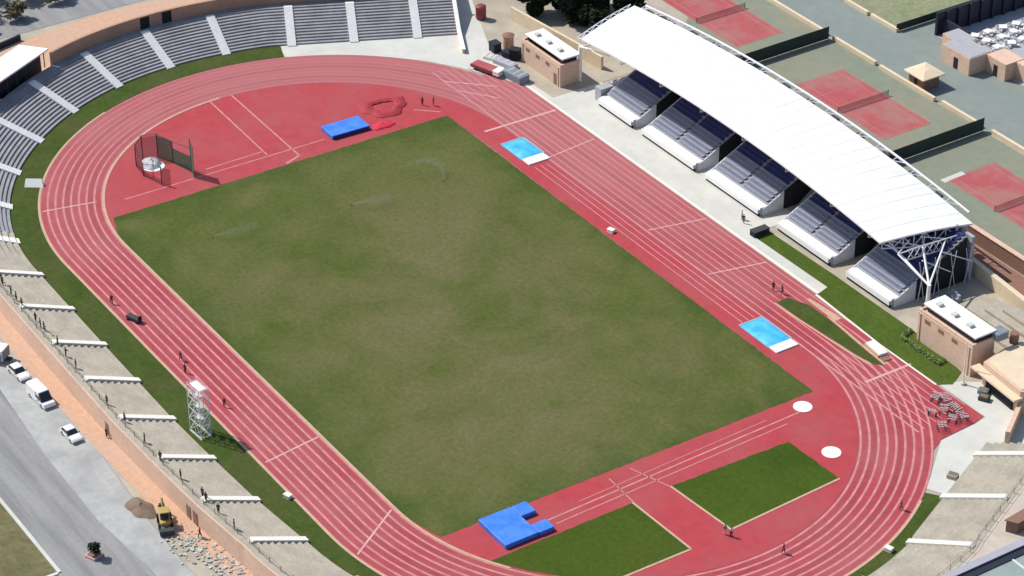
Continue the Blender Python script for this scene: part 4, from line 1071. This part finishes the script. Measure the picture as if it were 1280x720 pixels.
# ================================================================== EQUIPMENT AT THE UPPER RIGHT BEND
rt = thing('flatbed_trailer', 'low red sided flatbed trailer standing by the upper right bend', 'trailer', (-60.4,45.3,0), R(18))
b = MB(); b.box(-3.6,1.4,-1.1,1.1,.45,1.0); b.build('red_side', 'tank', rt); b = MB(); b.box(-3.5,1.35,-1.0,1.0,1.0,1.06); b.build('deck', 'court', rt); b = MB(); b.bbox(1.5,3.0,-1.1,1.1,.4,1.3,.1); b.build('white_front', 'white', rt)
for x in (-2.4,.4):
    for s in (-1,1): b = MB(); b.tube((0,-.12,0),(0,.12,0),.34,n=12); w_ = b.build('wheel', 'tyre', rt); w_.location = (x,s*.95,.34)
def covered(label, x, y, rz, sx, sy, h, mm, top=None, name='covered_stack', cat='stack'):
    t = thing(name, label, cat, (x,y,0), rz)
    b = MB(); b.bbox(-sx,sx,-sy,sy,0,h,.3); b.build('cover', mm, t)
    b = MB()
    for k in (-.5,.1,.6): b.box(sx*k-.05,sx*k+.05,-sy*.85,sy*.85,h+.003,h+.03)
    b.build('strap', top or 'white', t); return t
covered('grey blue covered stack nearest the concrete strip at the upper bend', -55.6,47.9,R(10),2.6,1.2,1.5,'greyblue')
covered('grey covered stack directly behind the red trailer', -61.2,49.2,R(15),2.6,.9,.9,'lilac')
covered('pale grey mat stack above the red trailer', -64.6,48.6,R(25),1.8,.9,.6,'apron','greyblue')
for i, (x, y, h, mm) in enumerate(((-66.9,50.7,1.7,'navy'),(-63.3,51.2,1.3,'navy'),(-62.2,52.0,2.0,'dark'))):
    t = thing('equipment_crate', ['navy crate leftmost behind the pale mats','lowest navy crate behind the grey stack','black crate against the left brick building'][i], 'crate', (x,y,0), .3*i)
    b = MB(); b.bbox(-.95,.95,-.8,.8,0,h,.06); b.build('body', mm, t); b = MB(); b.box(-1.0,1.0,-.85,.85,h+.002,h+.09); b.build('lid', mm, t)
rt = thing('red_tank', 'upright dark red cylindrical tank on the pale forecourt at the top', 'tank', (-79.4,55.6,0))
b = MB(); b.cyl(0,0,.3,2.6,1.0,n=20); b.build('shell', 'tank', rt); b = MB(); b.loft([[(math.cos(2*PI*i/16)*r_,math.sin(2*PI*i/16)*r_,z) for i in range(16)] for r_, z in ((1.0,2.603),(.7,2.85),(.2,2.95))]); b.build('dome', 'tank', rt)
for k in range(3): b = MB(); a = 2.1*k; b.cyl(.8*math.cos(a),.8*math.sin(a),0,.3,.08,n=6); b.build('leg', 'darkgrey', rt)
rt = thing('brown_kiosk_or_shade_block', 'round brown sentry kiosk behind the navy crates', 'kiosk', (-66.6,53.4,0))
b = MB(); b.cyl(0,0,0,2.6,1.0,n=18); b.build('wall', 'paving', rt); b = MB(); b.cyl(0,0,2.6,2.9,1.2,.3,n=18); b.build('roof', 'darkbrick', rt)

# small track side items
def small(name, label, cat, x, y, parts, rz=0, z=0):
    t = thing(name, label, cat, (x,y,z), rz)
    for nm, mm, bx in parts: b = MB(); b.bbox(*bx); b.build(nm, mm, t)
    return t
small('equipment_trolley', 'dark low equipment trolley standing on the left straight', 'trolley', -21.4,-45.2, [('deck','darkgrey',(-1.3,1.3,-.5,.5,.3,.75,.05)),('handle','dark',(1.2,1.3,-.4,.4,.75,1.2,.03)),('wheel','tyre',(-1.1,-.7,-.6,.6,0,.29,.05)),('wheel','tyre',(.7,1.1,-.6,.6,0,.29,.05))], R(20))
rt = thing('ramp_board', 'white wedge shaped board on the grass verge at the left bend', 'board', (-68.2,-40.6,0), R(55))
b = MB(); b.add([(-1.6,-.6,0),(1.6,-.6,0),(1.6,.6,0),(-1.6,.6,0),(-1.5,.5,1.1),(1.2,.5,1.1)],[(3,2,1,0),(0,1,5,4),(1,2,5),(2,3,4,5),(3,0,4)]); b.build('face', 'white', rt); b = MB(); b.tube((0,.62,.0),(0,.55,1.0),.05,n=6); b.build('strut', 'steel', rt)
for lab, x, y, mm in (('small beige box on outer kerb by lower left straight',31.8,-47.6,'offwhite'),('small white box on the pitch edge halfway down main straight',-2.4,31.6,'white'),('small beige box on the outer kerb of lower right bend',87.6,15.0,'offwhite')):
    small('marker_box', lab, 'box', x, y, [('body',mm,(-.55,.55,-.4,.4,0,.5,.05)),('lid',mm,(-.6,.6,-.45,.45,.503,.6,.03))], .3)
small('black_case', 'black equipment case at the tip of the bright green verge', 'case', 11.4,51.4, [('body','dark',(-.7,.7,-1.5,1.6,0,.9,.08)),('lid','darkgrey',(-.74,.74,-1.54,1.64,.903,1.0,.04))])
# pale green hedge rail
b = MB()
for seg in (((48.0,50.6),(47.2,53.2)),((48.0,50.6),(56.8,50.6)),((56.8,50.6),(56.2,52.0))):
    a, c = Vector(seg[0]), Vector(seg[1]); L = (c-a).length; n = int(L*170); d = (c-a)/L
    for i in range(n):
        p = a+d*random.uniform(0,L); off = Vector((-d.y,d.x))*random.uniform(-.3,.3); x, y = (p+off)[:]; z = random.uniform(.05,.6)
        s = .17; v = [Vector((random.uniform(-s,s),random.uniform(-s,s),random.uniform(-s,s))) for _ in range(3)]
        b.face([(x+q.x,y+q.y,z+q.z) for q in v])
hd = thing('clipped_hedge', 'low pale green clipped hedge before right brick building', 'hedge', (52,51,0))
o = b.build('foliage', 'hedge', hd); o.location = (-52,-51,0)
b = MB(); b.box(-4,4.8,-.46,-.34,0,.3); b.build('stem', 'bark', hd)
# flag pole
rt = thing('white_pole', 'slim white pole at right brick building corner', 'pole', (62.6,50.2,0))
b = MB(); b.cyl(0,0,0,7.6,.13,.08,n=10); b.build('shaft', 'white', rt); b = MB(); b.cyl(0,0,0,.35,.4,n=12); b.build('footing', 'apron', rt); b = MB(); b.cyl(0,0,7.6,7.8,.14,.05,n=10); b.build('finial', 'white', rt)
# boulders / planters on the end apron
for i, (x, y) in enumerate(((67.4,50.1),(66.0,51.2),(79.6,33.4))):
    small('stone_planter', ['dark planter on white apron below the ochre canopy','grey planter beside the ochre doorway','pale planter next to the first lower right stairs'][i], 'planter', x, y, [('pot',['darkgrey','greyblue','concrete'][i],(-.8,.8,-.6,.6,0,.7,.1)),('soil','soil',(-.6,.6,-.4,.4,.703,.75,.02))], .5)

# ================================================================== TREES
def tree(label, x, y, h, r_, leafmat='leaf', n=1500, seed=1, name='leafy_tree', cat='tree', group=None, leaf=.32, trunk=.35, low=None):
    rnd = random.Random(seed); t = thing(name, label, cat, (x,y,-.05), 0, group)
    b = MB(); b.cyl(0,0,0,h*.5,.05*h*trunk/.35*.6,.03*h*.6,n=8)
    cl = []
    for k in range(11):
        a = rnd.uniform(0,2*PI); q = rnd.uniform(.1,.75)*r_; zz = h*rnd.uniform(.42 if low is None else low,.88); cl.append((q*math.cos(a), q*math.sin(a), zz, r_*rnd.uniform(.28,.5)))
        if k < 6: b.tube((0,0,h*.35),(cl[-1][0]*.8,cl[-1][1]*.8,zz*.95),.014*h,.006*h,n=5)
    b.build('trunk', 'bark', t)
    b = MB()
    for i in range(n):
        c = rnd.choice(cl); d = Vector((rnd.gauss(0,1),rnd.gauss(0,1),rnd.gauss(0,1))).normalized()*c[3]*rnd.uniform(.55,1.08)
        p = Vector((c[0],c[1],c[2]))+Vector((d.x,d.y,d.z*.8)); u = Vector((rnd.gauss(0,1),rnd.gauss(0,1),rnd.gauss(0,.6))).normalized(); w = u.cross(Vector((rnd.gauss(0,1),rnd.gauss(0,1),rnd.gauss(0,1)))).normalized()
        s = leaf*rnd.uniform(.6,1.3); b.face([p+u*s, p+w*s*.55, p-u*s, p-w*s*.55])
    b.build('crown', leafmat, t); return t
for i, (x, y, h, r_) in enumerate(((-74.5,65.0,7.5,3.4),(-70.5,68.8,8.5,4.0),(-67.8,73.2,9,4.2),(-64.0,78.5,7.5,3.8),(-75.0,74.0,9,4.2),(-60.5,70.0,5.5,2.6),(-72.5,70.5,7.0,3.6),(-69.0,77.5,8.5,4.0),(-66.8,69.6,5.0,2.8))):
    tree(['dark tree nearest the cream wall at the top','dark tree second from the cream wall','tall dark tree behind the left roof corner','dark tree right of the roof lattice','dark tree cut by the top picture edge','low dark tree against the roof lattice','dark tree in the middle of the clump at the top','dark tree behind the clump above the roof corner','low dark tree in front of the clump beside the white roof'][i], x, y, h, r_, seed=i+3, n=5200, leaf=.5, low=.2)
for i, (x, y, h, r_) in enumerate(((-128,-17,3.5,2.6),(-132,-22,3.8,3.0),(-126.5,-24,3.0,2.3),(-134,-12,4,3.0),(-138,-18,4,3.2),(-130,-8,3.2,2.4))):
    tree(['dusty olive shrub nearest upper road at top left','dusty olive shrub second from the left edge','small dusty shrub on the left picture edge','dusty olive shrub at the top edge right of others','dusty olive shrub at the very corner','dusty shrub farthest right above upper road'][i], x, y, h, r_, 'leaf_olive', 900, i+31, 'dusty_shrub', 'shrub', leaf=.4)
b = MB(); b.box(-3.5,3.5,-.2,.2,-.05,1.1); o = b.build('road_wall_shadow', 'navy'); o.location = (-118.3,-23.5,0); o.rotation_euler = (0,0,R(105)); tag(o, 'dark low wall by the upper road at the left edge', 'wall')  # wall shadow put into the navy colour
tree('small dark tree in pinkish planter standing on the road', 28.9,-76.2,2.9,1.1,'leaf',700,77,'street_tree','tree',leaf=.22)
small('planter_ring', 'pinkish square planter around the small dark street tree', 'planter', 28.9,-76.2, [('wall','cloth_pink',(-.9,.9,-.9,.9,0,.4,.06)),('soil','soil',(-.7,.7,-.7,.7,.403,.44,.01))], .4, -.03)
# sprinkler sprays
for i, (x, y, a0, ln) in enumerate(((-33.0,0.5,.4,7),(-31.5,17.5,2.4,8),(-36.5,-23.5,.6,8))):
    rt = thing('sprinkler_spray', ['fine arc of sprinkler water on the upper middle pitch','fine arc of sprinkler water near the far pitch corner','fine arc of sprinkler water near the left pitch corner'][i], 'sprinkler', (x,y,.02))
    b = MB(); b.cyl(0,0,0,.35,.06,n=8); b.build('head', 'darkgrey', rt)
    b = MB()
    for k in range(1500):
        q = random.random()**.7; a = a0+random.gauss(0,.16)+q*.9; rr_ = ln*q*(1+random.gauss(0,.05)); z = max(.05, .35+2.6*q*(1-q)*1.6+random.gauss(0,.18*q))
        s = .018; c = Vector((rr_*math.cos(a), rr_*math.sin(a), z))
        b.add([c+Vector((s,0,-s)),c+Vector((-s,s,-s)),c+Vector((-s,-s,-s)),c+Vector((0,0,s))],[(0,1,2)[::-1],(0,1,3),(1,2,3),(2,0,3)])
    o = b.build('water', 'mist', rt); o['kind'] = 'stuff'

# ================================================================== LIGHT, SKY, CAMERA
EL, = (50,)
SD = Vector((-.866,-.5)).normalized()        # horizontal direction towards the sun
el = R(EL)
sun = bpy.data.lights.new('sun', 'SUN'); sun.energy = 4.0; sun.angle = R(.5); sun.color = (1,.955,.89)
so = bpy.data.objects.new('sun', sun); COL.objects.link(so)
dvec = Vector((SD.x*math.cos(el), SD.y*math.cos(el), math.sin(el)))
so.rotation_euler = dvec.to_track_quat('Z', 'Y').to_euler()
wd = bpy.data.worlds.new('World'); SC.world = wd; wd.use_nodes = True
nt = wd.node_tree; bg = nt.nodes['Background']; bg.inputs['Strength'].default_value = .11
sk = nt.nodes.new('ShaderNodeTexSky'); sk.sky_type = 'NISHITA'; sk.sun_disc = False; sk.sun_elevation = el
sk.sun_rotation = math.atan2(SD.x, SD.y)
nt.links.new(sk.outputs[0], bg.inputs['Color'])
cam = bpy.data.cameras.new('camera'); cam.lens = 94.53518592985846; cam.sensor_width = 36; cam.clip_start = 1; cam.clip_end = 6000
co = bpy.data.objects.new('camera', cam); COL.objects.link(co)
Mx = Matrix(((0.5464270610427798,-0.4456098089932213,0.7091187242550961),(0.8374979042769725,0.29461259262919015,-0.46021807938844167),(-0.0038376153831869942,0.8453610580061823,0.5341815742936469))).to_4x4()
Mx.translation = (303.8760834834057,-186.4794537345403,226.64158759332565); co.matrix_world = Mx
SC.camera = co
SC.view_settings.view_transform = 'Standard'; SC.view_settings.look = 'None'; SC.view_settings.gamma = 1
SC.view_settings.use_curve_mapping = False; SC.view_settings.exposure = .25
